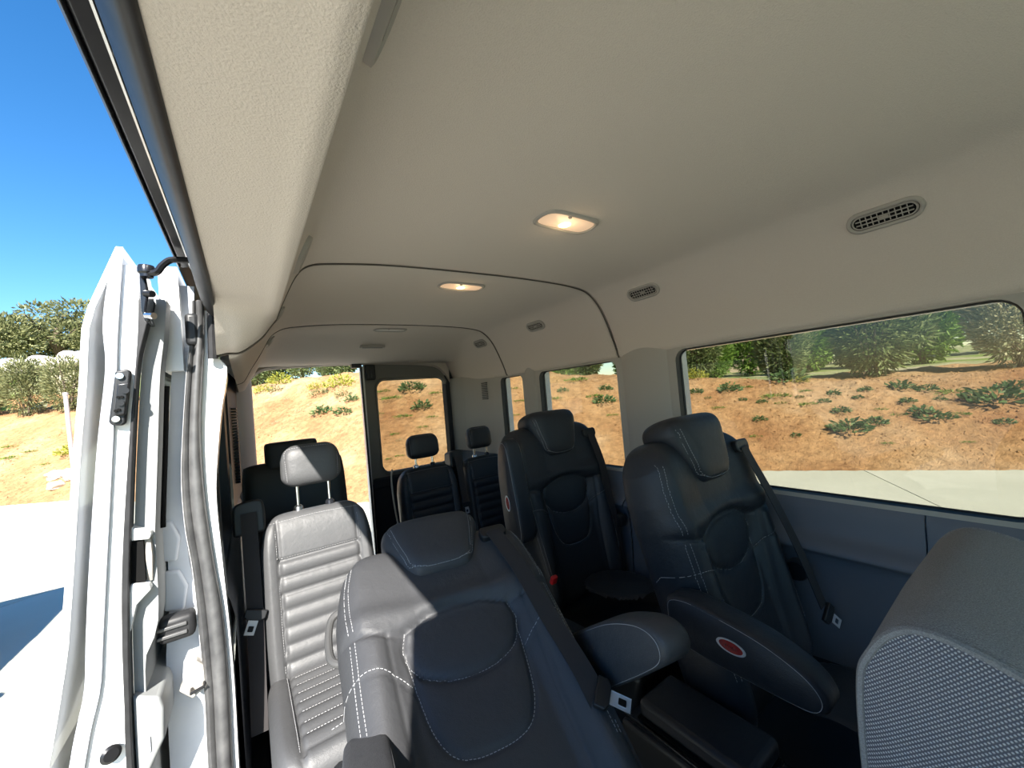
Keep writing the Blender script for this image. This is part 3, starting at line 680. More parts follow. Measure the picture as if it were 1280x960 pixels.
def head_w(t): return float(np.interp(t, [.53, .57, .62, .70, .75], [.088, .104, .124, .148, .150]))
head_pad = Pad(head_w, .53, .752, .055, .115, lambda U, S: -.006*np.exp(-((np.abs(U)-np.vectorize(head_w)(S)*.86)/.005)**2)+.012*(1-(U/.15)**2), 50, 44, p=6, q=2.2, k=.14, n0=lambda U, S: .062+.15*np.clip(.56-S, 0, 1))
def cush_relief(U, S):
    a = np.abs(U); r = .035*np.clip((a-.15)/.06, 0, 1)**2
    for ln in ([(-.155, -.05), (-.155, .45)], [(.155, -.05), (.155, .45)]): r = r-.008*np.exp(-(pdist(U, S, ln)/.006)**2)
    R = np.hypot(U/.13, (S-.22)/.16); r = r+.012*(R < 1)*(1-R)**.5-.008*np.exp(-((R-1)*.13/.007)**2)
    return r
cush_pad = Pad(lambda t: .235, -.04, .50, .055, .10, cush_relief, 70, 70, p=8, q=2.4, k=.08)
def armrest(parent, hinge, ang, side, badge, sun_tone=False, length=.40):
    """arm hinged at 'hinge' (local x,y,z); ang = rise of the arm above horizontal, pointing to the seat front"""
    k_ = length/.40; outl = spline([(-.035, .0), (-.03, .045), (.02, .062), (.12*k_, .058), (.25*k_, .045), (.34*k_, .022), (.385*k_, -.002), (.40*k_, -.03), (.38*k_, -.055), (.32*k_, -.062), (.2*k_, -.065), (.08*k_, -.066), (.0, -.06), (-.03, -.04)], 5, True)
    e = []
    ca, sa = math.cos(ang), math.sin(ang); cx_ = sum(p[0] for p in outl)/len(outl); cy_ = sum(p[1] for p in outl)/len(outl)
    def W(p, q, x):    # p along the arm, q across it
        return (hinge[0]+x, hinge[1]-(p*ca-q*sa), hinge[2]+p*sa+q*ca)
    H = .036; rows = []
    for f, x in ((.55, -H-.003), (.90, -H-.001), (.965, -H+.003), (1, -H+.012), (1, 0), (1, H-.012), (.965, H-.003), (.90, H+.001), (.55, H+.003)):
        rows.append([W(cx_+(p-cx_)*(f if f > .6 else .0)+0, cy_+(q-cy_)*(f if f > .6 else .0), x) for p, q in outl])
    a = MB().grid(rows, True).build('armrest', 'leather_sunlit' if sun_tone else 'leather', parent, world=False, angle=80)
    mb = MB()
    for sx in (-1, 1):
        pts = [W(cx_+(p-cx_)*.94, cy_+(q-cy_)*.90, sx*(H+.0005)) for p, q in outl]
        mb.tube(pts, .0006, 4, closed=True)
    tag(mb.build('stitching', 'stitch', a, world=False, fix=False), kind='stuff')
    if badge:
        b = []
        for f, d in ((1.0, .0), (1.0, .003), (.84, .0035), (.80, .002)):
            b.append([W(.135+.033*f*math.cos(t), .0+.0125*f*math.sin(t)*1.25, -side*0-(H+.001+d)) for t in [2*math.pi*k/28 for k in range(28)]])
        g = MB().grid(b, True).build('badge_rim', 'steel', a, world=False)
        pl = [W(.135+.0275*math.cos(t), .0128*math.sin(t), -(H+.0035)) for t in [2*math.pi*k/28 for k in range(28)]]
        MB().add(pl, [tuple(range(28))]).build('badge_face', 'red', a, world=False)
        mk = MB()
        for k, (dx, hgt) in enumerate(((-.012, .004), (-.004, .006), (.003, .006), (.010, .004))):
            mk.tube([W(.135+dx-.002, -hgt/2, -(H+.004)), W(.135+dx+.001, hgt/2, -(H+.004)), W(.135+dx+.003, -hgt/2, -(H+.004))], .0006, 4)
        mk.build('badge_mark', 'dark_metal', a, world=False)
    return a
def captain(name, loc, yaw, rec, label, left_arm, right_arm, badge=True, sun_tone=False, belt_end=None, bu=.0, arm_len=.40, arm_x=.298):
    """loc = point of the back's front face at s = 0, from eye level"""
    c_, s_ = math.cos(yaw), math.sin(yaw)
    t = empty(name, (loc[0], loc[1], FLOOR), -yaw, label, 'chair', 'black leather captain chairs')
    pz = loc[2]-FLOOR; T = frame(pz, rec, .075*math.cos(rec)*1.0, 0)
    T = frame(pz-.075*math.sin(rec), rec, .075*math.cos(rec))
    br = cap_pad.build(T, cap_regions, ['backrest', 'lumbar_pad', 'lower_panel', 'side_bolster', 'side_bolster', 'shoulder_yoke'], 'leather_sunlit' if sun_tone else 'leather', t)
    off = lambda L, d: [(u+d, q) for u, q in L]
    lines = [OVAL, LOWP]+[[(sg*.238, .425), (sg*.243, .48), (sg*.243, .55), (sg*.232, .62)] for sg in (-1, 1)]+[[(sg*.248, .425), (sg*.253, .48), (sg*.253, .55), (sg*.242, .625)] for sg in (-1, 1)]
    lines += [[(sg*.236, .40), (sg*.228, .25), (sg*.21, .05)] for sg in (-1, 1)]+[[(sg*.246, .40), (sg*.238, .25), (sg*.22, .05)] for sg in (-1, 1)]
    lines += [[(q[0], q[1]+.008) for q in CROSS], [(-q[0], q[1]+.008) for q in CROSS]]
    stitches(cap_pad, T, lines, br[0], r=.0008)
    h = head_pad.build(T, None, ['headrest'], 'leather_sunlit' if sun_tone else 'leather', t)[0]
    hl = []
    for d in (.86, .80):
        hl.append([(-head_w(q)*d, q) for q in (.71, .66, .60, .565)]+[(-.05, .547), (0, .543), (.05, .547)]+[(head_w(q)*d, q) for q in (.565, .60, .66, .71)])
    stitches(head_pad, T, hl, h)
    cu = cush_pad.build(flat(pz-.06, .02, tilt=R_(5)), None, ['seat_cushion'], 'leather', t)[0]
    MB().box(-.21, .21, -.40, .06, .0, .06).build('base_plate', 'dark_metal', t, bevel=.01, world=False)
    MB().prism([(-.38, .06), (.02, .06), (.0, pz-.16), (-.44, pz-.15)], 'x', -.2, .2).build('pedestal', 'black_plastic', t, bevel=.02, world=False)
    for sg, (ang, hz, hy, on) in ((-1, left_arm), (1, right_arm)):
        if on: armrest(t, (sg*(arm_x if sg < 0 else .298), hy, hz), ang, sg, badge and sg < 0 and on > 1, sun_tone=sun_tone, length=arm_len)
        MB().lathe([(0, .022), (.03, .022), (.034, .014), (.034, -.014), (.03, -.022), (0, -.022)], 18).xf(Matrix.Translation((sg*.262, hy, hz)) @ Euler((0, R_(90), 0)).to_matrix().to_4x4()).build('arm_pivot', 'black_plastic', t, world=False)
    # belt: out of a slot on the shoulder, down across the bolster
    def W(u, q, n): return tuple(float(v) for v in T(u, q, n))
    f = cap_pad.front_at
    gd = MB().prism(rrect(.158+bu, .240+bu, .590, .632, .014, 4), 'z', f(.2, .6)-.01, f(.2, .6)+.012); gd.v = [W(x, y, z) for x, y, z in gd.v]
    g = gd.build('belt_guide', 'black_plastic', t, bevel=.004, world=False)
    pts = [W(.198+bu, .606, f(.2, .6)+.016), W(.202+bu, .57, f(.2, .57)+.014)]
    if belt_end is None: pts += [W(u+bu, q, f(u+bu, q)+.009) for u, q in ((.215, .45), (.222, .30), (.232, .15))]+[W(.245+bu, .0, .08), W(.25+bu, -.10, .06)]
    else:
        a0 = np.array(pts[1]); e0 = np.array(belt_end); pts += [tuple(a0+(e0-a0)*k+np.array([0, -.012*math.sin(math.pi*k), 0])) for k in (.25, .5, .75, 1)]
    bl = belt(t, pts, .046, tuple(np.array(W(1, 0, 0))-np.array(W(0, 0, 0))))
    return t, T, W
def tongue_on(t, W, u, q, n, du, dq):
    a = np.array(W(u, q, n)); b = np.array(W(u+du, q+dq, n)); s_ = np.array(W(u+dq, q-du, n))
    return tongue(t, tuple(a), tuple(b-a), tuple(s_-a))
f_ = cap_pad.front_at
tB, TB, WB = captain('captain_chair', (1.22, .56, -.85), 0, R_(14), 'black captain chair beside the widest side window, red badge on its armrest',
    (R_(-2), .632, .06, 2), (0, .585, .0, 0), belt_end=(.225, -.075, .505), arm_len=.315)
tongue(tB, (.228, -.085, .485), (.045, -.02, -.05), (1, -.2, .3))
tC, TC, WC = captain('captain_chair', (1.22, 1.31, -.83), 0, R_(12), 'upright black leather captain chair with its inner armrest folded up along the backrest',
    (R_(100), .66, .045, 2), (0, .585, .0, 0))
MB().box(-.02, .02, -.012, .012, .0, .05).xf(Matrix.Translation((-.235, -.06, .47)) @ Matrix.Scale(.7, 4) @ Euler((R_(25), 0, 0)).to_matrix().to_4x4()).build('buckle_socket', 'red_plastic', tC, bevel=.004, world=False)
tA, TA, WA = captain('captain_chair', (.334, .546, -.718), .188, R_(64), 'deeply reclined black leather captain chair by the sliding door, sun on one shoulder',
    (R_(28), .575, .20, 1), (R_(40), .55, .27, 1), sun_tone=True, bu=-.03, arm_x=.228)
tongue_on(tA, WA, .215, .11, f_(.2, .11)+.012, .035, -.035)
# side grip on the reclined chair
gp = [WA(-.255, .60, -.03), WA(-.282, .596, -.035), WA(-.295, .575, -.04), WA(-.298, .52, -.04), WA(-.288, .47, -.035), WA(-.25, .45, -.03)]
MB().tube(spline(gp, 6), .0095, 10).build('grab_handle', 'grip_grey', tA, world=False)

# ---- striped rear seats
def rib_relief(w, top):
    lines = [[(-w, top-.052*k), (w, top-.052*k)] for k in range(9)]
    def f(U, S):
        r = .0*U; a = np.abs(U)
        m = (a < w) & (S < top)
        ph = np.mod(top-S, .052)/.052
        r = r+m*(.012*np.sin(math.pi*ph)**.6-.003)
        r = r+(a > w)*.018*np.clip((a-w)/.03, 0, 1)-.03*np.clip((a-.16)/.04, 0, 1)**2
        for sg in (-1, 1): r = r-.007*np.exp(-(pdist(U, S, [(sg*w, -.2), (sg*w, .47)])/.005)**2)
        r = r-.007*np.exp(-(pdist(U, S, [(-w, top), (w, top)])/.005)**2)*(a < w)
        return r
    return f
row_w = lambda t: float(np.interp(t, [-.12, .1, .38, .47, .50], [.175, .186, .182, .172, .16]))
row_pad = Pad(row_w, -.12, .495, .06, .05, rib_relief(.125, .345), 80, 150, p=8, q=2.4, k=.09)
def row_regions(U, S):
    a = np.abs(U); reg = np.zeros(U.shape, int); reg[(a < .125) & (S < .345)] = 1; reg[(a < .125) & (S >= .345) & (S < .46)] = 2; reg[U < -.125] = 3; reg[U > .125] = 4
    return reg
rhead_w = lambda t: float(np.interp(t, [0, .03, .1, .15], [.092, .10, .10, .088]))
rhead_pad = Pad(rhead_w, 0, .15, .045, .05, lambda U, S: -.004*np.exp(-((np.abs(U)-.088)/.004)**2), 40, 34, p=4, q=2.2, k=.16)
rc_pad = Pad(lambda t: .185, -.03, .46, .05, .09, lambda U, S: .02*np.clip((np.abs(U)-.12)/.04, 0, 1)+(np.abs(U) < .12)*.009*np.abs(np.sin(math.pi*S/.052))-.006*np.exp(-((np.abs(U)-.123)/.005)**2), 60, 110, p=8, q=2.4, k=.08)
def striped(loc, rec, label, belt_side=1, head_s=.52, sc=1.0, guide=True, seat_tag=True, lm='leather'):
    t = empty('striped_seat', (loc[0], loc[1], FLOOR), 0, label, 'seat', 'rear seats with ribbed panels')
    pz = loc[2]-FLOOR; T0 = frame(pz-.06*math.sin(rec), rec, .06*math.cos(rec))
    T = lambda u, s, n: T0(u*sc, s, n)
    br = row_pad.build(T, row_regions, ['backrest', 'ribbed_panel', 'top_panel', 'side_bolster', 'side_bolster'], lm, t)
    lines = [[(-.131, .01), (-.131, .45)], [(.131, .01), (.131, .45)], [(-.12, .352), (.12, .352)], [(-.15, .468), (0, .474), (.15, .468)]]
    stitches(row_pad, T, lines, br[0])
    Th0 = frame(pz-.06*math.sin(rec), rec-R_(2), .06*math.cos(rec)+.01)
    Th = lambda u, s, n: Th0(u*sc, s+head_s+.055, n)
    h = rhead_pad.build(Th, None, ['headrest'], lm, t)[0]
    stitches(rhead_pad, Th, [[(-.082, .02), (-.085, .075), (-.082, .13), (-.04, .138), (.04, .138), (.082, .13), (.085, .075), (.082, .02)]], h)
    for u in (-.052, .052):
        a = [float(v) for v in T(u, .47, -.0)]; b = [float(v) for v in Th(u, .03, 0)]
        MB().tube([a, b], .006, 10).build('headrest_post', 'metal', t, world=False)
        c0 = [float(v) for v in T(u, .488, -.0)]; c1 = [float(v) for v in T(u, .506, 0)]; c2 = [float(v) for v in T(u, .512, 0)]
        MB().tube([c0, c1, c2], [.018, .016, .010], 14).build('post_collar', 'gloss_plastic' if u > 0 else 'metal', t, world=False)
    Tc = flat(pz-.06, .03, tilt=R_(6)); cu = rc_pad.build(lambda u, s, n: Tc(u*sc, s, n), None, ['seat_cushion'], lm, t)[0]
    stitches(rc_pad, lambda u, s, n: Tc(u*sc, s, n), [[(-.129, .02), (-.129, .42)], [(.129, .02), (.129, .42)]]+[[(-.115, .052*k), (.115, .052*k)] for k in range(1, 8)], cu)
    MB().prism([(-.36, 0), (.06, 0), (.06, pz-.13), (-.40, pz-.13)], 'x', -.15, .15).build('seat_base', 'black_plastic', t, bevel=.02, world=False)
    if guide:
        u0 = belt_side*.20*sc
        W = lambda u, q, n: tuple(float(v) for v in T0(u, q, n))
        gb = MB().prism(spline([(u0-.045, .45), (u0-.045, .53), (u0-.03, .555), (u0+.03, .56), (u0+.045, .53), (u0+.045, .45)], 3), 'z', -.06, .035); gb.v = [W(*p) for p in gb.v]
        g = gb.build('belt_tower', 'black_plastic', t, bevel=.008, world=False)
        pts = [W(u0, .52, .045), W(u0+belt_side*.0, .40, .06), W(u0, .2, .062), W(u0+belt_side*.005, 0, .062), W(u0+belt_side*.008, -.12, .06)]
        belt(t, pts, .044)
        if seat_tag: tongue_on(t, W, u0, .21, .07, .0 if belt_side > 0 else -.02, -.05)
    return t
striped((.188, 1.465, -.825), R_(10), 'sunlit ribbed leather seat behind the reclined chair, next to the sliding door', belt_side=-1, lm='leather_sunlit_rib')
tE1 = striped((.905, 2.20, -.88), R_(10), 'shaded ribbed leather seat in front of the closed rear door pane', belt_side=1, sc=1.05, head_s=.49)
striped((1.315, 2.20, -.88), R_(10), 'ribbed leather seat in the back corner against the window wall', belt_side=1, sc=.93, guide=False, head_s=.49)
# pale shell edge and lever on the seat before the rear pane
MB().tube(spline([(-.205, .10, .52), (-.215, .12, .66), (-.215, .14, .80), (-.20, .16, .86)], 5), .005, 6).build('shell_edge', 'trim_plastic', tE1, world=False)
MB().prism(rrect(-.03, .03, -.012, .012, .01, 4), 'z', -.01, .01).xf(Matrix.Translation((-.21, .05, .555)) @ Euler((R_(60), 0, R_(10))).to_matrix().to_4x4()).build('recline_lever', 'metal', tE1, bevel=.004, world=False)
# tall dark seat silhouetted in the open rear doorway
t = empty('tall_rear_seat', (.2, 2.24, FLOOR), 0, 'tall black seat silhouetted in the open rear doorway', 'seat')
T = frame(.40, R_(10), .05)
pd = Pad(lambda s_: float(np.interp(s_, [-.1, .3, .6, .66], [.235, .24, .238, .235])), -.10, .615, .05, .05, None, 40, 50, p=12, q=2.5, k=.04)
pd.build(T, None, ['backrest'], 'black_plastic', t)
pd = Pad(lambda s_: .125, .56, .715, .05, .05, None, 30, 24, p=10, q=2.5, k=.05); pd.build(lambda u, s, n: T(u-.01, s+.04*(u+.13)*0, n), None, ['headrest'], 'black_plastic', t)
rc_pad.build(flat(.36, .03, tilt=R_(6)), None, ['seat_cushion'], 'leather', t)
MB().prism([(-.36, 0), (.06, 0), (.06, .28), (-.40, .28)], 'x', -.18, .18).build('seat_base', 'black_plastic', t, bevel=.02, world=False)
for u in (-.05, .05): MB().tube([tuple(float(v) for v in T(u, .55, 0)), tuple(float(v) for v in T(u, .64, 0))], .007, 8).build('headrest_post', 'metal', t, world=False)

# ---- grey cloth front seat close to the camera
fs = empty('front_seat', (.80, .05, FLOOR), 0, 'grey dotted cloth front seat with a rounded top and piped edge', 'seat')
prof = spline([(.118, -.25), (.128, .3), (.125, .62), (.122, .84), (.108, .905), (.072, .948), (.02, .945), (-.04, .915), (-.085, .86), (-.105, .78), (-.11, .6), (-.10, .3), (-.10, -.25)], 8)
prof = [(y, z) for y, z in prof if z >= -.2]
X0, X1 = -.205, .205
def uvmesh(name, rows, m, parent, uvf):
    mb = MB().grid(rows); o = mb.build(name, m, parent, world=False, fix=True, angle=80); me = o.data
    uvl = me.uv_layers.new(name='UVMap')
    for lp in me.loops:
        uvl.data[lp.index].uv = uvf(me.vertices[lp.vertex_index].co)
    return o
zoff = .0
P2 = [(y, z+zoff) for y, z in prof]
cy_, cz_ = .008, .55
def side_rows(xs, sg):
    rows = []
    for f in (0, .3, .6, .8, .9, .96, 1.0):
        d = xs+sg*(.018*(1-f**4)); rows.append([(d, cy_+(y-cy_)*f, (cz_ if z > .55 else z)+((z-cz_) if z > .55 else 0)*f) for y, z in P2])
    return rows
for xs, sg in ((X0, -1), (X1, 1)):
    uvmesh('side_panel', side_rows(xs, sg), 'cloth', fs, lambda c: (c.y, c.z))
    MB().tube([(xs+sg*.0, y, z) for y, z in P2], .0045, 6).build('piping', 'cloth_top', fs, world=False)
rows = [[(x, cy_+(y-cy_)*g, cz_+(z-cz_)*g) for y, z in P2] for x, g in ((X0, 1), (X0+.012, 1.012), (X0+.04, 1.02), (0, 1.03), (X1-.04, 1.02), (X1-.012, 1.012), (X1, 1))]
arc = np.cumsum([0]+[math.dist(a, b) for a, b in zip(P2[:-1], P2[1:])])
uvmesh('wraparound_panel', rows, 'cloth_top', fs, lambda c: (c.x, c.z))
cp = Pad(lambda s_: .22, -.05, .48, .06, .09, None, 30, 30, p=8, q=2.4, k=.08); cp.build(flat(.40, -.03), None, ['seat_cushion'], 'cloth_top', fs)
MB().box(-.17, .17, -.45, .02, 0, .32).build('seat_base', 'black_plastic', fs, bevel=.02, world=False)

# ---- console between the chairs
cn = at_base('centre_console', (.94, .55, FLOOR), label='black leatherette console box with lid between the two front captain chairs', cat='console')
MB().prism([(.36, FLOOR), (.76, FLOOR), (.76, -.905), (.46, -.885), (.36, -.90)], 'x', .79, .965).build('body', 'black_plastic', cn, bevel=.012)
MB().box(.815, .962, .435, .715, -.885, -.838).build('lid', 'leather', cn, bevel=.014)
MB().box(.813, .964, .43, .72, -.893, -.887).build('lid_seam', 'void', cn, bevel=.002)
MB().box(.796, .802, .37, .75, -.897, -.884).build('edge_trim', 'gloss_plastic', cn, bevel=.002)
for (x, y) in ((.832, .398), (.918, .398)):
    MB().lathe([(.0, -.03), (.030, -.03), (.033, 0), (.037, .004), (.040, .002), (.040, -.004)], 22, (x, y, -.889)).build('cup_holder', 'gloss_plastic', cn)

# ================================================================== ceiling fittings
def ceil_z(x, y):
    pr = prof1(y) if y < 1.3 else prof_rear(y); xs = [p[0] for p in pr]; zs = [p[1] for p in pr]
    return float(np.interp(x, xs, zs))
def vent(x, y, label, flip):
    pr = [p for p in (prof1(y) if y < 1.3 else prof_rear(y))]
    i = min(range(2, len(pr)-2), key=lambda k: abs(pr[k][0]-x)+(0 if (pr[k][0] > .8) == (x > .8) else 9))
    a, b = Vector((pr[i-2][0], 0, pr[i-2][1])), Vector((pr[i+2][0], 0, pr[i+2][1])); tan = (b-a).normalized()
    n = Vector((tan.z, 0, -tan.x)); 
    if n.z > 0: n = -n
    c = Vector((pr[i][0], y, pr[i][1])); yv = Vector((0, 1, 0)); up = n.cross(yv)
    e = empty('air_vent', tuple(c), 0, label, 'air vent', 'oval vents along the headliner')
    mt = Matrix((yv, up, n)).transposed().to_4x4(); mt.translation = n*.006
    L, H = .074, .0265
    def capsule(k, m_=10):
        l, h = L-H, H+k; o = []
        for s_, a0 in ((1, -90), (-1, 90)):
            for q in range(m_+1):
                t = R_(a0+180*q/m_); o.append((s_*l+math.cos(t)*h, math.sin(t)*h))
        return o
    rows = [[(p, q, d) for p, q in capsule(k)] for k, d in ((.006, -.009), (.005, .003), (.0, .0045), (-.004, .003), (-.005, -.004))]
    MB().grid(rows, True).xf(mt).build('frame', 'trim_plastic', e, world=False, angle=70)
    rows = [[(p, q, d) for p, q in capsule(k)] for k, d in ((-.005, -.002), (-.008, .0025), (-.011, .0015))]
    MB().grid(rows, True).xf(mt).build('inner_ring', 'trim_plastic', e, world=False, angle=70)
    MB().add([(p, q, -.0008) for p, q in capsule(-.004)], [tuple(range(22))]).xf(mt).build('recess', 'void', e, world=False, smooth=False)
    for v in (-.0055, .0055): MB().box(-.058, .058, v-.0012, v+.0012, -.001, .0028).xf(mt).build('slat', 'trim_plastic', e, world=False, smooth=False)
    for k in range(-4, 5):
        u = k*.0118; MB().box(u-.001, u+.001, -.0145, .0145, -.001, .0018).xf(mt).build('fin', 'trim_plastic', e, world=False, smooth=False)
    MB().prism(rrect(-.010, .010, -.0035, .0035, .002, 3), 'z', 0, .0045).xf(mt).build('thumb_tab', 'trim_plastic', e, world=False, bevel=.001)
vl = ['slatted oval vent above the widest side window', 'slatted oval vent above the pillar behind the widest side window', 'slatted oval vent above the middle side window', 'slatted oval vent above the narrow rear side window']
for y, lb in zip((.255, 1.034, 1.80, 2.47), vl): vent(1.465, y, lb, 1)
vl2 = ['slatted oval vent over the sliding door opening', 'slatted oval vent over the sliding door pillar', 'slatted oval vent over the sunlit ribbed seat', 'slatted oval vent beside the open rear doorway']
for y, lb in zip((.32, 1.02, 1.80, 2.47), vl2): vent(.128, y, lb, -1)
def dome(y, lit, label):
    z = ceil_z(.8, y); e = empty('dome_light', (.8, y, z), 0, label, 'dome light', 'oblong lights along the ceiling')
    def outl(k):
        return spline([(-.095-k, -.005), (-.075-k*.7, -.036-k), (.0, -.040-k), (.075+k*.7, -.036-k), (.095+k, -.005), (.08+k*.7, .034+k), (0, .038+k), (-.08-k*.7, .034+k)], 4, True)
    rows = [[(p, q, d) for p, q in outl(k)] for k, d in ((.012, .004), (.011, -.004), (.006, -.008), (0, -.006), (-.002, .002))]
    MB().grid(rows, True).build('bezel', 'trim_plastic', e, world=False, angle=60)
    rows = [[(p*f, q*f, d) for p, q in outl(-.001)] for f, d in ((1, -.003), (.9, -.0045), (.6, -.0055), (0.0, -.006))]
    ln = MB().grid(rows, True).build('lens', 'lens_on' if lit else 'lens_off', e, world=False)
    if lit:
        MB().lathe([(0, -.007), (.014, -.0066), (.020, -.005), (0, -.004)], 14, (.0, .008, -.0005)).build('bulb', 'filament', e, world=False)
        ld = bpy.data.lights.new('dome_lamp', 'POINT'); ld.energy = .10; ld.color = (1, .72, .4); ld.shadow_soft_size = .03
        lo = bpy.data.objects.new('dome_lamp', ld); col.objects.link(lo); lo.parent = e; lo.location = (0, 0, -.03)
    MB().lathe([(0, -.008), (.005, -.008), (.006, -.004), (0, -.003)], 10, (-.02, -.036, -.001)).build('switch', 'trim_plastic', e, world=False)
dome(.80, True, 'lit oblong dome light over the console')
dome(1.47, True, 'lit oblong dome light just behind the first ceiling groove')
dome(2.48, False, 'unlit oblong dome light behind the second ceiling groove')
z = ceil_z(.8, 2.78)
rh = empty('roof_handle', (.76, 2.78, z), 0, 'slim grey ceiling handle ahead of the rear doors', 'handle')
MB().prism(rrect(-.085, .085, -.022, .022, .01, 4), 'z', -.012, .01).build('body', 'trim_plastic', rh, bevel=.004, world=False)
MB().prism(rrect(-.07, .07, -.010, .010, .006, 3), 'z', -.0135, -.011).build('recess', 'dark_wall', rh, world=False)
# ================================================================== outside
from mathutils import noise as mnoise
BD = [(17, -14), (11.8, -3), (10.08, .51), (8.16, 3.54), (4.2, 6.4), (1.4, 8.6), (-1.2, 12.2), (-4.19, 16.3), (-5.94, 17.65), (-18, 26), (-40, 40)]
def sdist(X, Y):
    best = np.full(X.shape, 1e9); sg = np.ones(X.shape)
    for (a, b), (c, d) in zip(BD[:-1], BD[1:]):
        ex, ey = c-a, d-b; L = ex*ex+ey*ey; t = np.clip(((X-a)*ex+(Y-b)*ey)/L, 0, 1)
        dd = np.hypot(X-a-t*ex, Y-b-t*ey); up = dd < best
        best = np.where(up, dd, best); sg = np.where(up, np.where(ex*(Y-b)-ey*(X-a) < 0, 1, -1), sg)
    return best*sg
def hgt(X, Y):
    X = np.asarray(X, float); Y = np.asarray(Y, float); d = sdist(X, Y)
    H = np.interp(X, [-18, -6, -3, 2, 5, 8, 10, 11.5, 13], [3.1, 3.1, 3.2, 3.35, 3.2, 2.5, 2.1, 1.9, 1.55]); W = np.interp(X, [-8, -3, 3, 7, 10], [4.2, 4.6, 4.8, 4.0, 3.6])
    k = np.maximum(d, 0)/W; s_ = np.where(k < .8, k, .8+.2*(1-np.exp(-(k-.8)/.2)))
    nz = np.vectorize(lambda x, y, a: (.10*mnoise.noise(Vector((x*.9, y*.9, 0)))+.055*mnoise.noise(Vector((x*2.6, y*2.6, 3)))+.03*mnoise.noise(Vector((x*6, y*6, 7))))*a)
    return np.where(d < 0, -1.9-.12*np.minimum(1, -d/.5), -1.9+H*s_+.03*np.maximum(0, d-W)+2.4*np.clip((d-5.5)/3.5, 0, 1)*np.clip((-3-X)/3, 0, 1))+nz(X, Y, np.clip(d/1.0, 0, 1))
# ground slabs
gr = at_base('ground', (0, 0, -1.9), kind='structure')
a_ = math.atan2(3.54-.51, 8.16-10.08)
cs, sn = math.cos(a_), math.sin(a_)
S_ = 3.4; me_slab = None; 
for i in range(-8, 11):
    for j in range(-6, 4):
        u, v = (i+.5)*S_, (j+.5)*S_-.9
        x = 9.0+u*cs-v*sn*-1*-1; y = 2.2+u*sn+v*cs
        if sdist(np.array([x]), np.array([y]))[0] > 2.6 or abs(x) > 26 or y < -14 or y > 34: continue
        if me_slab is None:
            o = MB().box(-S_/2+.008, S_/2-.008, -S_/2+.008, S_/2-.008, -.15, 0).build('slab', 'concrete', gr, smooth=False, world=False); me_slab = o.data
        else:
            o = bpy.data.objects.new('slab', me_slab); col.objects.link(o); o.parent = gr
        o.location = (x, y, 0); o.rotation_euler = (0, 0, a_)
MB().box(-60, 60, -60, 60, -2.08, -1.915).build('ground_bed', 'joint', gr, smooth=False)
# dirt bank
xs = np.arange(-24, 24.01, .2); ys = np.arange(-12, 44.01, .2); X, Y = np.meshgrid(xs, ys); D = sdist(X, Y); keep = (D > -.7) & (D < 6.5)
Z = np.where(keep, 0, 0).astype(float); Z[keep] = hgt(X[keep], Y[keep])
def terrain(name, keep, m, parent=None):
    idx = -np.ones(X.shape, int); idx[keep] = np.arange(keep.sum()); v = np.stack([X[keep], Y[keep], Z[keep]+OZ], -1)
    f = [(idx[i, j], idx[i, j+1], idx[i+1, j+1], idx[i+1, j]) for i in range(X.shape[0]-1) for j in range(X.shape[1]-1) if keep[i, j] and keep[i, j+1] and keep[i+1, j+1] and keep[i+1, j]]
    me = bpy.data.meshes.new(name); me.from_pydata(v.tolist(), [], [tuple(int(q) for q in t) for t in f]); me.materials.append(M[m])
    me.polygons.foreach_set('use_smooth', [True]*len(me.polygons)); o = bpy.data.objects.new(name, me); col.objects.link(o); o['kind'] = 'structure'; return o
bank = terrain('dirt_bank', keep, 'dirt')
xs = np.arange(-60, 60.01, 1.0); ys = np.arange(-20, 90.01, 1.0); X, Y = np.meshgrid(xs, ys); D = sdist(X, Y); keep = D > 4.5
Z = np.zeros(X.shape); Z[keep] = hgt(X[keep], Y[keep])-.05
terrain('upper_ground', keep, 'lawn')
# ---- plants
def leaves_mesh(name, pts, dirs, L, Wd, m, rng):
    """one bent leaf (two quads) per point, along dirs"""
    n = len(pts); dirs = dirs/np.linalg.norm(dirs, axis=1, keepdims=True)
    r = rng.normal(size=(n, 3)); sd_ = np.cross(dirs, r); sd_ /= np.linalg.norm(sd_, axis=1, keepdims=True); up = np.cross(sd_, dirs)
    L = L*rng.uniform(.6, 1.2, (n, 1)); Wv = Wd*rng.uniform(.7, 1.2, (n, 1)); drop = up*L*rng.uniform(-.12, .12, (n, 1))
    a = pts; b = pts+dirs*L*.5+sd_*Wv*.5+drop; c = pts+dirs*L*.95; d = pts+dirs*L*.5-sd_*Wv*.5+drop
    v = np.stack([a, b, c, d], 1).reshape(-1, 3); f = np.arange(4*n).reshape(n, 4)
    me = bpy.data.meshes.new(name); me.from_pydata(v.tolist(), [], f.tolist()); me.materials.append(M[m]); return me
def crown_pts(rng, n, blobs):
    """points in the outer shell of several ellipsoid blobs; direction outwards"""
    bl = np.array(blobs); wgt = bl[:, 3]*bl[:, 4]*bl[:, 5]; k = rng.choice(len(bl), n, p=wgt/wgt.sum())
    d = rng.normal(size=(n, 3)); d /= np.linalg.norm(d, axis=1, keepdims=True); rad = rng.uniform(.35, 1, (n, 1))**.5
    p = bl[k, :3]+d*bl[k, 3:6]*rad; ok = p[:, 2] > 0; return p[ok], d[ok]
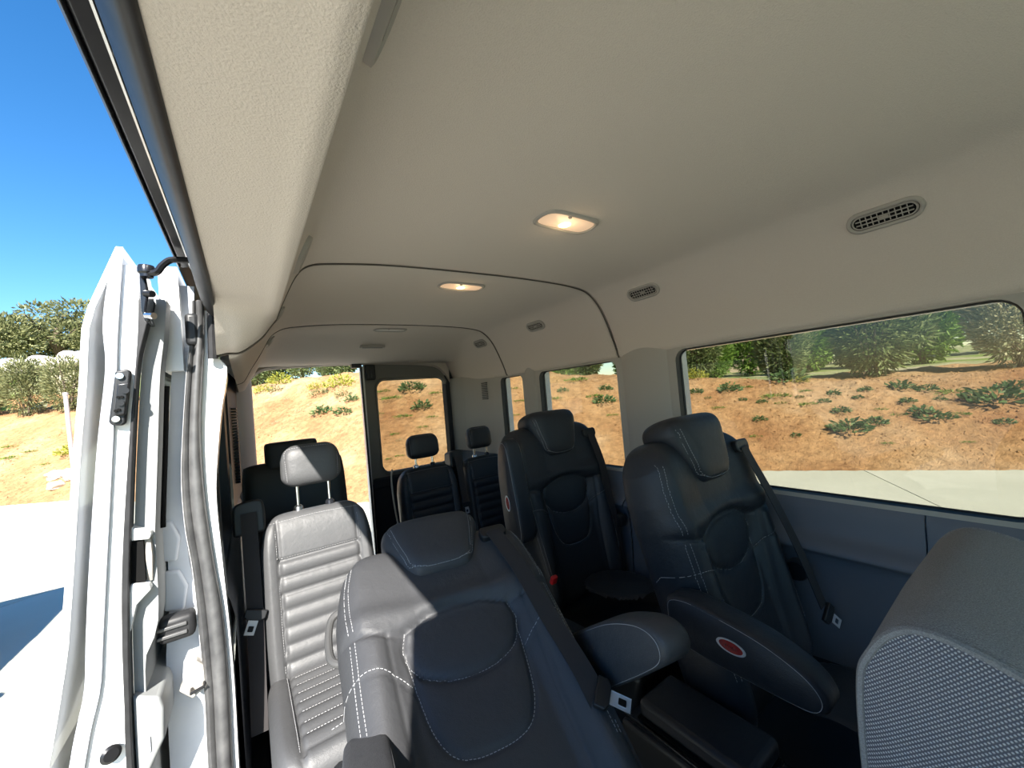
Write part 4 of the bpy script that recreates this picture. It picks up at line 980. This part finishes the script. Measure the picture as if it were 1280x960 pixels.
def shrub_mesh(seed, kind, w, h, n, m, L=.14, Wd=.028, up=.5):
    rng = np.random.default_rng(seed); bl = [(0, 0, h*.5, w*.42, w*.42, h*.5)]
    for i in range(9):
        a = rng.uniform(0, 6.28); r = rng.uniform(.15, .38)*w; hh = rng.uniform(.3, .8)*h
        bl.append((r*math.cos(a), r*math.sin(a), hh, w*rng.uniform(.14, .24), w*rng.uniform(.14, .24), h*rng.uniform(.14, .24)))
    p, d = crown_pts(rng, n, bl); d = d+np.array([0, 0, up])+rng.normal(size=d.shape)*.35
    return leaves_mesh('foliage', p, d, L, Wd, m, rng)
def stems_mesh(seed, w, h, n, r, m='bark'):
    rng = random.Random(seed); mb = MB()
    for i in range(n):
        a = rng.uniform(0, 6.28); q = rng.uniform(.1, .36)*w
        mb.tube([(0.04*math.cos(a), .04*math.sin(a), -.15), (q*.4*math.cos(a), q*.4*math.sin(a), h*.4), (q*math.cos(a), q*math.sin(a), h*.8)], [r, r*.7, r*.25], 5)
    o = mb.build('stem', m, None, world=False); me = o.data; bpy.data.objects.remove(o); return me
def plant(name, me_f, me_s, x, y, rz, sc, label, cat, group, dz=0):
    z = float(hgt(np.array([x]), np.array([y]))[0])+dz
    e = empty(name, (x, y, z), rz, label, cat, group); e.scale = (sc, sc, sc)
    for nm, me in (('foliage', me_f), ('stem', me_s)):
        if me is None: continue
        o = bpy.data.objects.new(nm, me); col.objects.link(o); o.parent = e
    return e
rnd = random.Random(5)
ol = [shrub_mesh(10+i, 'o', 1.5, 2.3, 9500, 'leaf_oleander', .17, .042) for i in range(3)]; ols = stems_mesh(3, 2.0, 2.3, 9, .022)
pale = shrub_mesh(20, 'p', 1.6, 2.2, 6500, 'leaf_pale', .15, .036)
for i, (x, y, sc, lb) in enumerate([(11.45, 6.47, 1.0, 'dense oleander shrub on the bank top nearest the wide window pillar'), (12.5, 4.55, .95, 'oleander shrub with yellow-green sprawl at its foot on the bank'), (13.7, 2.9, 1.4, 'largest dark oleander shrub on the bank beyond the widest window')]):
    plant('oleander_shrub', ol[i], ols, x, y, rnd.uniform(0, 6), sc, lb, 'shrub', 'oleanders along the bank top')
plant('pale_shrub', pale, ols, 14.4, .55, .4, 1.2, 'pale dusty shrub at the end of the oleander row', 'shrub', 'oleanders along the bank top')
for i, (x, y, sc) in enumerate([(-1.0, 20.0, .9), (.5, 19.0, .95), (2.0, 18.1, .9), (3.5, 17.1, .95), (5.0, 16.2, .9), (6.5, 15.2, .9), (10.05, 9.7, .8), (8.5, 11.6, .75)]+[(2.72, 17.35, .55), (-1.2, 23.4, 1.7), (1.4, 21.9, 1.7), (3.8, 20.2, 1.55), (6.3, 18.6, 1.5)]):
    plant('oleander_shrub', ol[i % 3], ols, x, y, rnd.uniform(0, 6), sc, 'low young oleander between two taller ones behind the van' if i == 8 else 'tall oleander in the second row behind the van' if i > 7 else 'oleander shrub in the row on the bank behind the van' if i < 6 else 'small oleander shrub seen through the middle side window', 'shrub', 'tall oleanders behind the van' if i > 8 else 'oleanders behind the van' if i < 6 or i == 8 else 'oleanders beyond the middle window')
hed = [shrub_mesh(40+i, 'h', 1.6, 2.3, 4200, 'leaf_olive', .17, .04) for i in range(2)]
for i, (x, y, sc) in enumerate([(-10.9, 25.6, .95), (-9.6, 24.8, .9), (-8.3, 23.9, .85), (-7.0, 23.1, 1.0), (-5.7, 22.3, .95), (-4.4, 21.5, .95)]):
    plant('hedge_shrub', hed[i % 2], ols, x, y, rnd.uniform(0, 6), sc, 'olive green shrub in the hedge below the pale rocks', 'shrub', 'hedge above the dirt slope')
# spreading tree beyond the hedge
def tree_mesh(seed, w, h, n, m, L, Wd):
    rng = np.random.default_rng(seed); bl = []
    for i in range(26):
        a = rng.uniform(0, 6.28); r = w*.5*rng.uniform(.1, .82)**.7; z = h*(.22+.58*(1-(r/(w*.5))**2)*rng.uniform(.25, 1)); s_ = w*rng.uniform(.11, .18)
        bl.append((r*math.cos(a), r*math.sin(a), z, s_*1.2, s_*1.2, s_*.75))
    p, d = crown_pts(rng, n, bl); return leaves_mesh('foliage', p, d+np.array([0, 0, .3])+rng.normal(size=d.shape)*.5, L, Wd, m, rng)
def trunk_mesh(h, w, r, seed):
    mb = MB(); rg = random.Random(seed); mb.tube([(0, 0, -.5), (.1, 0, h*.2), (0, .1, h*.45), (.1, 0, h*.7)], [r, r*.8, r*.6, r*.3], 8)
    for i in range(7):
        a = rg.uniform(0, 6.28); mb.tube([(0, 0, h*.25), (w*.12*math.cos(a), w*.12*math.sin(a), h*.45), (w*.3*math.cos(a), w*.3*math.sin(a), h*.62)], [r*.5, r*.35, r*.12], 6)
    o = mb.build('trunk', 'bark', None, world=False); me = o.data; bpy.data.objects.remove(o); return me
tf = tree_mesh(7, 8.5, 6.2, 20000, 'leaf_olive', .32, .12); ts = trunk_mesh(6, 8, .3, 1)
tm = [plant('spreading_tree', tf, ts, -9.9, 37.5, .3, .92, 'broad olive-green tree rising over the rocks and hedge', 'tree', 'trees beyond the slope'),
      plant('spreading_tree', tf, ts, -1.6, 43.5, 2.1, 1.0, 'second broad tree partly hidden by the sliding door', 'tree', 'trees beyond the slope')]
lt_ = tree_mesh(9, 6, 5, 5000, 'leaf_green', .3, .14)
for x, y, sc in ((29, .5, .9), (29.5, 7.5, .9), (27, 18, .8), (19.5, 24, .8), (12, 30, .9)):
    plant('garden_tree', lt_, ts, x, y, rnd.uniform(0, 6), sc, 'light green garden tree far behind the oleanders', 'tree', 'far garden trees')
gs = [shrub_mesh(60+i, 'g', 2.2, 2.6, 5000, 'leaf_green', .22, .08) for i in range(2)]
for i, (x, y, sc) in enumerate([(19.5, 6.2, 1.), (21.5, 9.3, 1.1), (18.6, 9.6, .8), (22.5, 5.6, 1.2), (24, 12.5, 1.2), (16.8, 12.6, .9), (19.2, 15, 1.), (14.4, 15.6, .9), (20.5, 3.0, 1.1), (24.5, 8.2, 1.2)]):
    plant('garden_shrub', gs[i % 2], ols, x, y, rnd.uniform(0, 6), sc, 'light green garden shrub on the lawn behind the oleanders', 'shrub', 'garden shrubs on the lawn')
# weeds
def weed_mesh(seed, n, r, h, m, L, Wd, upb):
    rng = np.random.default_rng(seed); a = rng.uniform(0, 6.28, n); q = r*rng.uniform(0, 1, n)**.7
    p = np.stack([q*np.cos(a), q*np.sin(a), h*rng.uniform(0, 1, n)*(1-(q/r)**2*.7)], -1); d = np.stack([np.cos(a), np.sin(a), np.full(n, upb)], -1)+rng.normal(size=(n, 3))*.35
    return leaves_mesh('foliage', p, d, L, Wd, m, rng)
KINDS = {
 'weed': ('leafy_weed', [weed_mesh(i, 150, .42, .34, 'leaf_dark', .22, .085, .5) for i in range(3)], 'leafy dark green weed clump', 'weed'),
 'grass': ('grass_tuft', [weed_mesh(10+i, 170, .5, .12, 'leaf_green', .20, .035, .35) for i in range(3)], 'low bright green grass patch', 'grass'),
 'dry': ('dry_tuft', [weed_mesh(20+i, 70, .35, .25, 'leaf_pale', .22, .03, .8) for i in range(2)], 'dry straw-coloured tuft', 'weed'),
 'yellow': ('yellow_shrub', [weed_mesh(30+i, 320, .5, .45, 'leaf_yellow', .14, .05, .8) for i in range(2)], 'yellow-green bushy weed', 'weed'),
 'grey': ('grey_weed', [weed_mesh(40+i, 150, .45, .35, 'leaf_olive', .2, .05, .6) for i in range(2)], 'grey-green weed', 'weed')}
SPOTS = {
'weed': [(9.71, 5.57, 0.34), (10.29, 5.0, 0.54), (10.19, 4.22, 0.23), (10.08, 4.61, 0.2), (11.53, 4.12, 0.83), (9.93, 2.6, 0.68), (10.32, 2.29, 0.42), (10.48, 2.82, 0.34), (12.14, 2.18, 0.54), (12.3, 1.79, 0.35), (11.87, 1.55, 0.2), (11.35, 1.94, 0.27), (10.98, 1.54, 0.53), (11.11, 1.74, 0.39), (11.93, 0.84, 0.93), (12.86, 0.61, 0.42), (11.21, 3.12, 0.3), (11.2, 2.7, 0.21), (7.49, 6.76, 0.53), (7.99, 7.11, 0.35), (6.99, 7.7, 0.3), (3.95, 10.74, 0.69), (3.88, 9.81, 0.55), (1.83, 12.47, 0.61), (2.26, 11.68, 0.5), (2.64, 12.21, 0.43), (9.34, 3.3, 0.2), (11.25, 0.72, 0.26), (12.01, 1.14, 0.23), (9.48, 4.01, 0.29), (10.71, 3.17, 0.25), (11.58, 2.64, 0.26)],
'grass': [(10.53, 4.05, 0.5), (9.38, 4.87, 0.27), (10.36, 3.91, 0.26), (12.4, 1.43, 0.51), (10.96, 2.33, 0.27), (10.96, 2.06, 0.26), (7.64, 7.85, 0.54), (6.56, 7.68, 0.42), (7.47, 7.08, 0.38), (6.04, 8.71, 0.31), (5.87, 8.22, 0.25), (3.4, 10.88, 0.5), (3.36, 9.89, 0.42), (4.39, 10.03, 0.36), (3.41, 11.6, 0.43), (3.6, 9.26, 0.24), (2.82, 8.78, 0.18), (2.62, 8.89, 0.15), (10.66, 4.81, 0.33), (10.48, 3.41, 0.33), (11.27, 1.24, 0.25), (12.64, 0.97, 0.3), (8.77, 4.91, 0.19), (8.99, 3.91, 0.21), (9.88, 2.02, 0.18), (10.48, 1.1, 0.17), (8.66, 5.23, 0.23), (11.05, 3.64, 0.27), (7.29, 6.36, 0.27), (6.31, 7.14, 0.24), (5.49, 7.85, 0.2), (6.43, 6.36, 0.18), (-6.36, 20.05, 0.53), (-6.01, 20.06, 0.38), (-5.35, 18.94, 0.31), (-6.68, 20.8, 0.39), (3.94, 9.4, 0.29), (2.98, 9.46, 0.24), (2.94, 10.54, 0.21)],
'dry': [(1.35, 13.38, 0.34), (0.71, 13.53, 0.24), (1.16, 14.7, 0.32), (1.7, 13.44, 0.3), (0.43, 12.46, 0.22), (0.94, 11.73, 0.25), (1.73, 11.15, 0.25), (2.06, 9.99, 0.23), (1.73, 9.39, 0.18), (0.46, 14.54, 0.25), (0.86, 12.81, 0.21), (0.12, 11.67, 0.2), (2.39, 10.88, 0.21), (1.63, 14.59, 0.27), (1.93, 11.12, 0.21), (2.98, 9.18, 0.19), (3.21, 8.77, 0.17)],
'yellow': [(2.57, 13.54, 0.89), (1.1, 16.73, 0.84), (0.57, 16.52, 0.58), (1.96, 14.3, 0.48), (11.52, 3.86, 0.36), (10.64, 6.07, 0.6), (-4.74, 18.8, 0.79)],
'grey': [(0.91, 15.9, 0.51), (1.99, 13.75, 0.57), (2.51, 12.75, 0.5), (10.63, 3.6, 0.19), (9.7, 5.26, 0.2)]}
FEET = [(11.45, 6.47, 'below the first oleander'), (12.5, 4.55, 'below the second oleander'), (13.7, 2.9, 'below the largest oleander'), (14.4, .55, 'below the pale shrub')]
for k, spots in SPOTS.items():
    nm, ms, lb, cat = KINDS[k]
    for i, (x, y, wd) in enumerate(spots):
        z = float(hgt(np.array([x]), np.array([y]))[0]); o = bpy.data.objects.new(nm, ms[i % len(ms)]); col.objects.link(o)
        o.location = (x, y, z+OZ-.01); o.rotation_euler = (0, 0, rnd.uniform(0, 6.28)); s_ = wd/.95; o.scale = (s_, s_, s_)
        size = 'large ' if wd >= .5 else ('' if wd >= .3 else 'small ')
        if x > 9: nearest = min(FEET, key=lambda q: math.dist((x, y), q[:2]))[2]
        else: nearest = 'below the hedge near the pole' if x < -3 else 'beyond the open rear doorway' if x < 2.75 else 'beyond the closed rear door pane' if x < 5.5 else 'beyond the middle side windows'
        if x > 9: nearest = ('high on the bank ' if z > -.55 else 'low on the bank ')+nearest
        tag(o, size+lb+' '+nearest, cat, lb+' '+nearest)
# loose clods on the bank
rng = np.random.default_rng(3); mb_v, mb_f = [], []
cx_ = rng.uniform(-7, 14, 26000); cyy = rng.uniform(-2, 21, 26000); dd = sdist(cx_, cyy); ok = (dd > .1) & (dd < 5); cx_, cyy = cx_[ok], cyy[ok]; cz_2 = hgt(cx_, cyy)
oct_ = np.array([(1, 0, 0), (-1, 0, 0), (0, 1, 0), (0, -1, 0), (0, 0, 1), (0, 0, -1)], float); of = [(0, 2, 4), (2, 1, 4), (1, 3, 4), (3, 0, 4), (2, 0, 5), (1, 2, 5), (3, 1, 5), (0, 3, 5)]
for x, y, z in zip(cx_, cyy, cz_2):
    r = rng.uniform(.006, .03); b = len(mb_v); mb_v += (np.array([x, y, z+OZ])+oct_*r*rng.uniform(.6, 1.3, (6, 3))).tolist(); mb_f += [tuple(b+q for q in t) for t in of]
me = bpy.data.meshes.new('dirt_clods'); me.from_pydata(mb_v, [], mb_f); me.materials.append(M['dirt']); o = bpy.data.objects.new('dirt_clods', me); col.objects.link(o)
o.parent = bank; tag(o, kind='stuff')
# pale boulders under the tree
def boulder(x, y, r, seed, label, grp, zoff=0, m='rock', hz=.75):
    bm = bmesh.new(); bmesh.ops.create_icosphere(bm, subdivisions=3, radius=1)
    for v in bm.verts:
        n = mnoise.noise(v.co*1.3+Vector((seed, 0, 0)))*.35+mnoise.noise(v.co*3+Vector((seed, 5, 0)))*.12; v.co = v.co*(1+n); v.co.z *= hz
    for v in bm.verts: v.co *= r
    me = bpy.data.meshes.new('boulder'); bm.to_mesh(me); bm.free(); me.materials.append(M[m]); me.polygons.foreach_set('use_smooth', [True]*len(me.polygons)); me.set_sharp_from_angle(angle=R_(40))
    o = bpy.data.objects.new('boulder', me); col.objects.link(o); o.location = (x, y, float(hgt(np.array([x]), np.array([y]))[0])+OZ+zoff); tag(o, label, 'rock', grp); return o
for i, (x, y, r, zz) in enumerate([(-11.2, 30.4, 1.0, .6), (-9.5, 29.8, .75, .4), (-8.2, 29.2, .6, .4), (-7.0, 28.6, .65, .4), (-5.7, 27.9, .5, .4), (-13.9, 32.0, 1.5, .9)]):
    boulder(x, y, r, i*3.1, 'large pale boulder at the end of the rock row' if i in (0, 5) else 'pale boulder above the hedge under the tree', 'pale boulders', zz)
# thin grey pole at the foot of the slope, pale stones beside it
pz_ = -1.75
pe = at_base('sign_pole', (-4.35, 16.9, -1.8), label='thin grey metal pole standing at the foot of the slope', cat='pole')
MB().tube([(-4.26, 16.9, -1.75), (-4.36, 16.9, 1.15)], .05, 10).build('post', 'pole', pe); MB().lathe([(.0, .08), (.06, .06), (.065, 0), (0, -.01)], 10, (-4.36, 16.9, 1.14)).build('cap', 'pole', pe)
for i, (x, y, r) in enumerate([(-4.75, 17.3, .21), (-4.4, 17.35, .21), (-4.0, 17.2, .21), (-4.6, 17.75, .21), (-4.2, 17.6, .21), (-4.9, 17.9, .25), (-3.8, 17.1, .21)]):
    boulder(x, y, r, 20+i*2.3, 'pale stone heaped beside the pole', 'stones beside the pole', .05, 'stone_wall', .6)
# tan house wall behind the oleanders
hs = at_base('garden_house', (31, 14, -.1), label='low tan rendered house far behind the oleander row', cat='building')
MB().box(30, 36, 11.5, 16, -.6, 2.6).build('wall', 'house_wall', hs, smooth=False)
for y in (12.5, 15): 
    f = MB().box(29.93, 30.0, y-.4, y+.4, .6, 1.9).build('window_frame', 'paint', hs, smooth=False)
    MB().box(29.91, 29.935, y-.33, y+.33, .67+0, 1.83).build('window_pane', 'void', hs, smooth=False)
MB().prism([(29.6, 2.6), (36.4, 2.6), (33, 3.9)], 'y', 11.2, 16.3).build('roof', 'rock', hs, smooth=False)
# ---- parked car beside the van (its shadow falls across the concrete)
cr = at_base('parked_car', (-3.5, 3.5, -1.9), label='dark blue hatchback parked on the concrete beside the van', cat='car')
def loft(secs): return MB().grid(secs, True)
def car_side(pts, x0, x1, z_in=0):
    return MB().prism(pts, 'x', x0, x1)
bodyl = spline([(1.55, -1.55), (1.5, -1.3), (1.6, -1.12), (2.3, -1.02), (2.7, -.98), (5.3, -.98), (5.58, -1.05), (5.64, -1.3), (5.6, -1.58), (5.3, -1.66), (1.9, -1.66)], 4, True)
car_side(bodyl, -4.38, -2.62).build('body', 'asphalt_car', cr, bevel=.06)
cab = [(2.55, -1.0), (3.25, -.54), (3.6, -.47), (4.8, -.47), (5.2, -.55), (5.55, -1.0)]
rows = []
for x, f in ((-4.32, 0), (-4.14, 1), (-2.86, 1), (-2.68, 0)):
    rows.append([(x, (y if f else y+(4.05-y)*-.02), (z if f or z < -.9 else z)) if f else (x, 4.05+(y-4.05)*1.0, -1.0) for y, z in cab])
MB().grid(rows).build('cabin', 'asphalt_car', cr, angle=30)
for x0, dx in ((-2.77, .012), (-4.23, -.012)):
    for poly in ([(2.85, -.93), (3.32, -.6), (4.05, -.56), (4.05, -.93)], [(4.12, -.93), (4.12, -.56), (4.85, -.56), (5.25, -.93)]):
        MB().add([(x0+dx-(.06 if dx > 0 else -.06)*((z+.93)/.37), y, z) for y, z in poly], [(0, 1, 2, 3)]).build('side_window', 'gloss_plastic', cr, smooth=False)
for y in (2.35, 4.85):
    for x in (-2.68, -4.32):
        w_ = MB().tube([(x-.1, y, -1.58), (x+.1, y, -1.58)], .32, 28).build('wheel', 'rubber', cr)
        MB().tube([(x-.11, y, -1.58), (x+.11, y, -1.58)], .2, 20).build('wheel_rim', 'metal', cr)
for x in (-2.85, -4.15):
    MB().box(x-.14, x+.14, 1.5, 1.6, -1.3, -1.18).build('headlamp', 'lens_off', cr, bevel=.02); MB().box(x-.12, x+.12, 5.55, 5.65, -1.25, -1.08).build('tail_lamp', 'red_plastic', cr, bevel=.02)
for x in (-2.55, -4.45): MB().lathe([(0, .06), (.07, .05), (.08, 0), (.06, -.05), (0, -.06)], 12, (x, 3.0, -.95)).build('wing_mirror', 'asphalt_car', cr)
cr.location.x += .37; cr.location.y += .5
for o in bpy.data.objects:
    if '_off' in o: del o['_off']
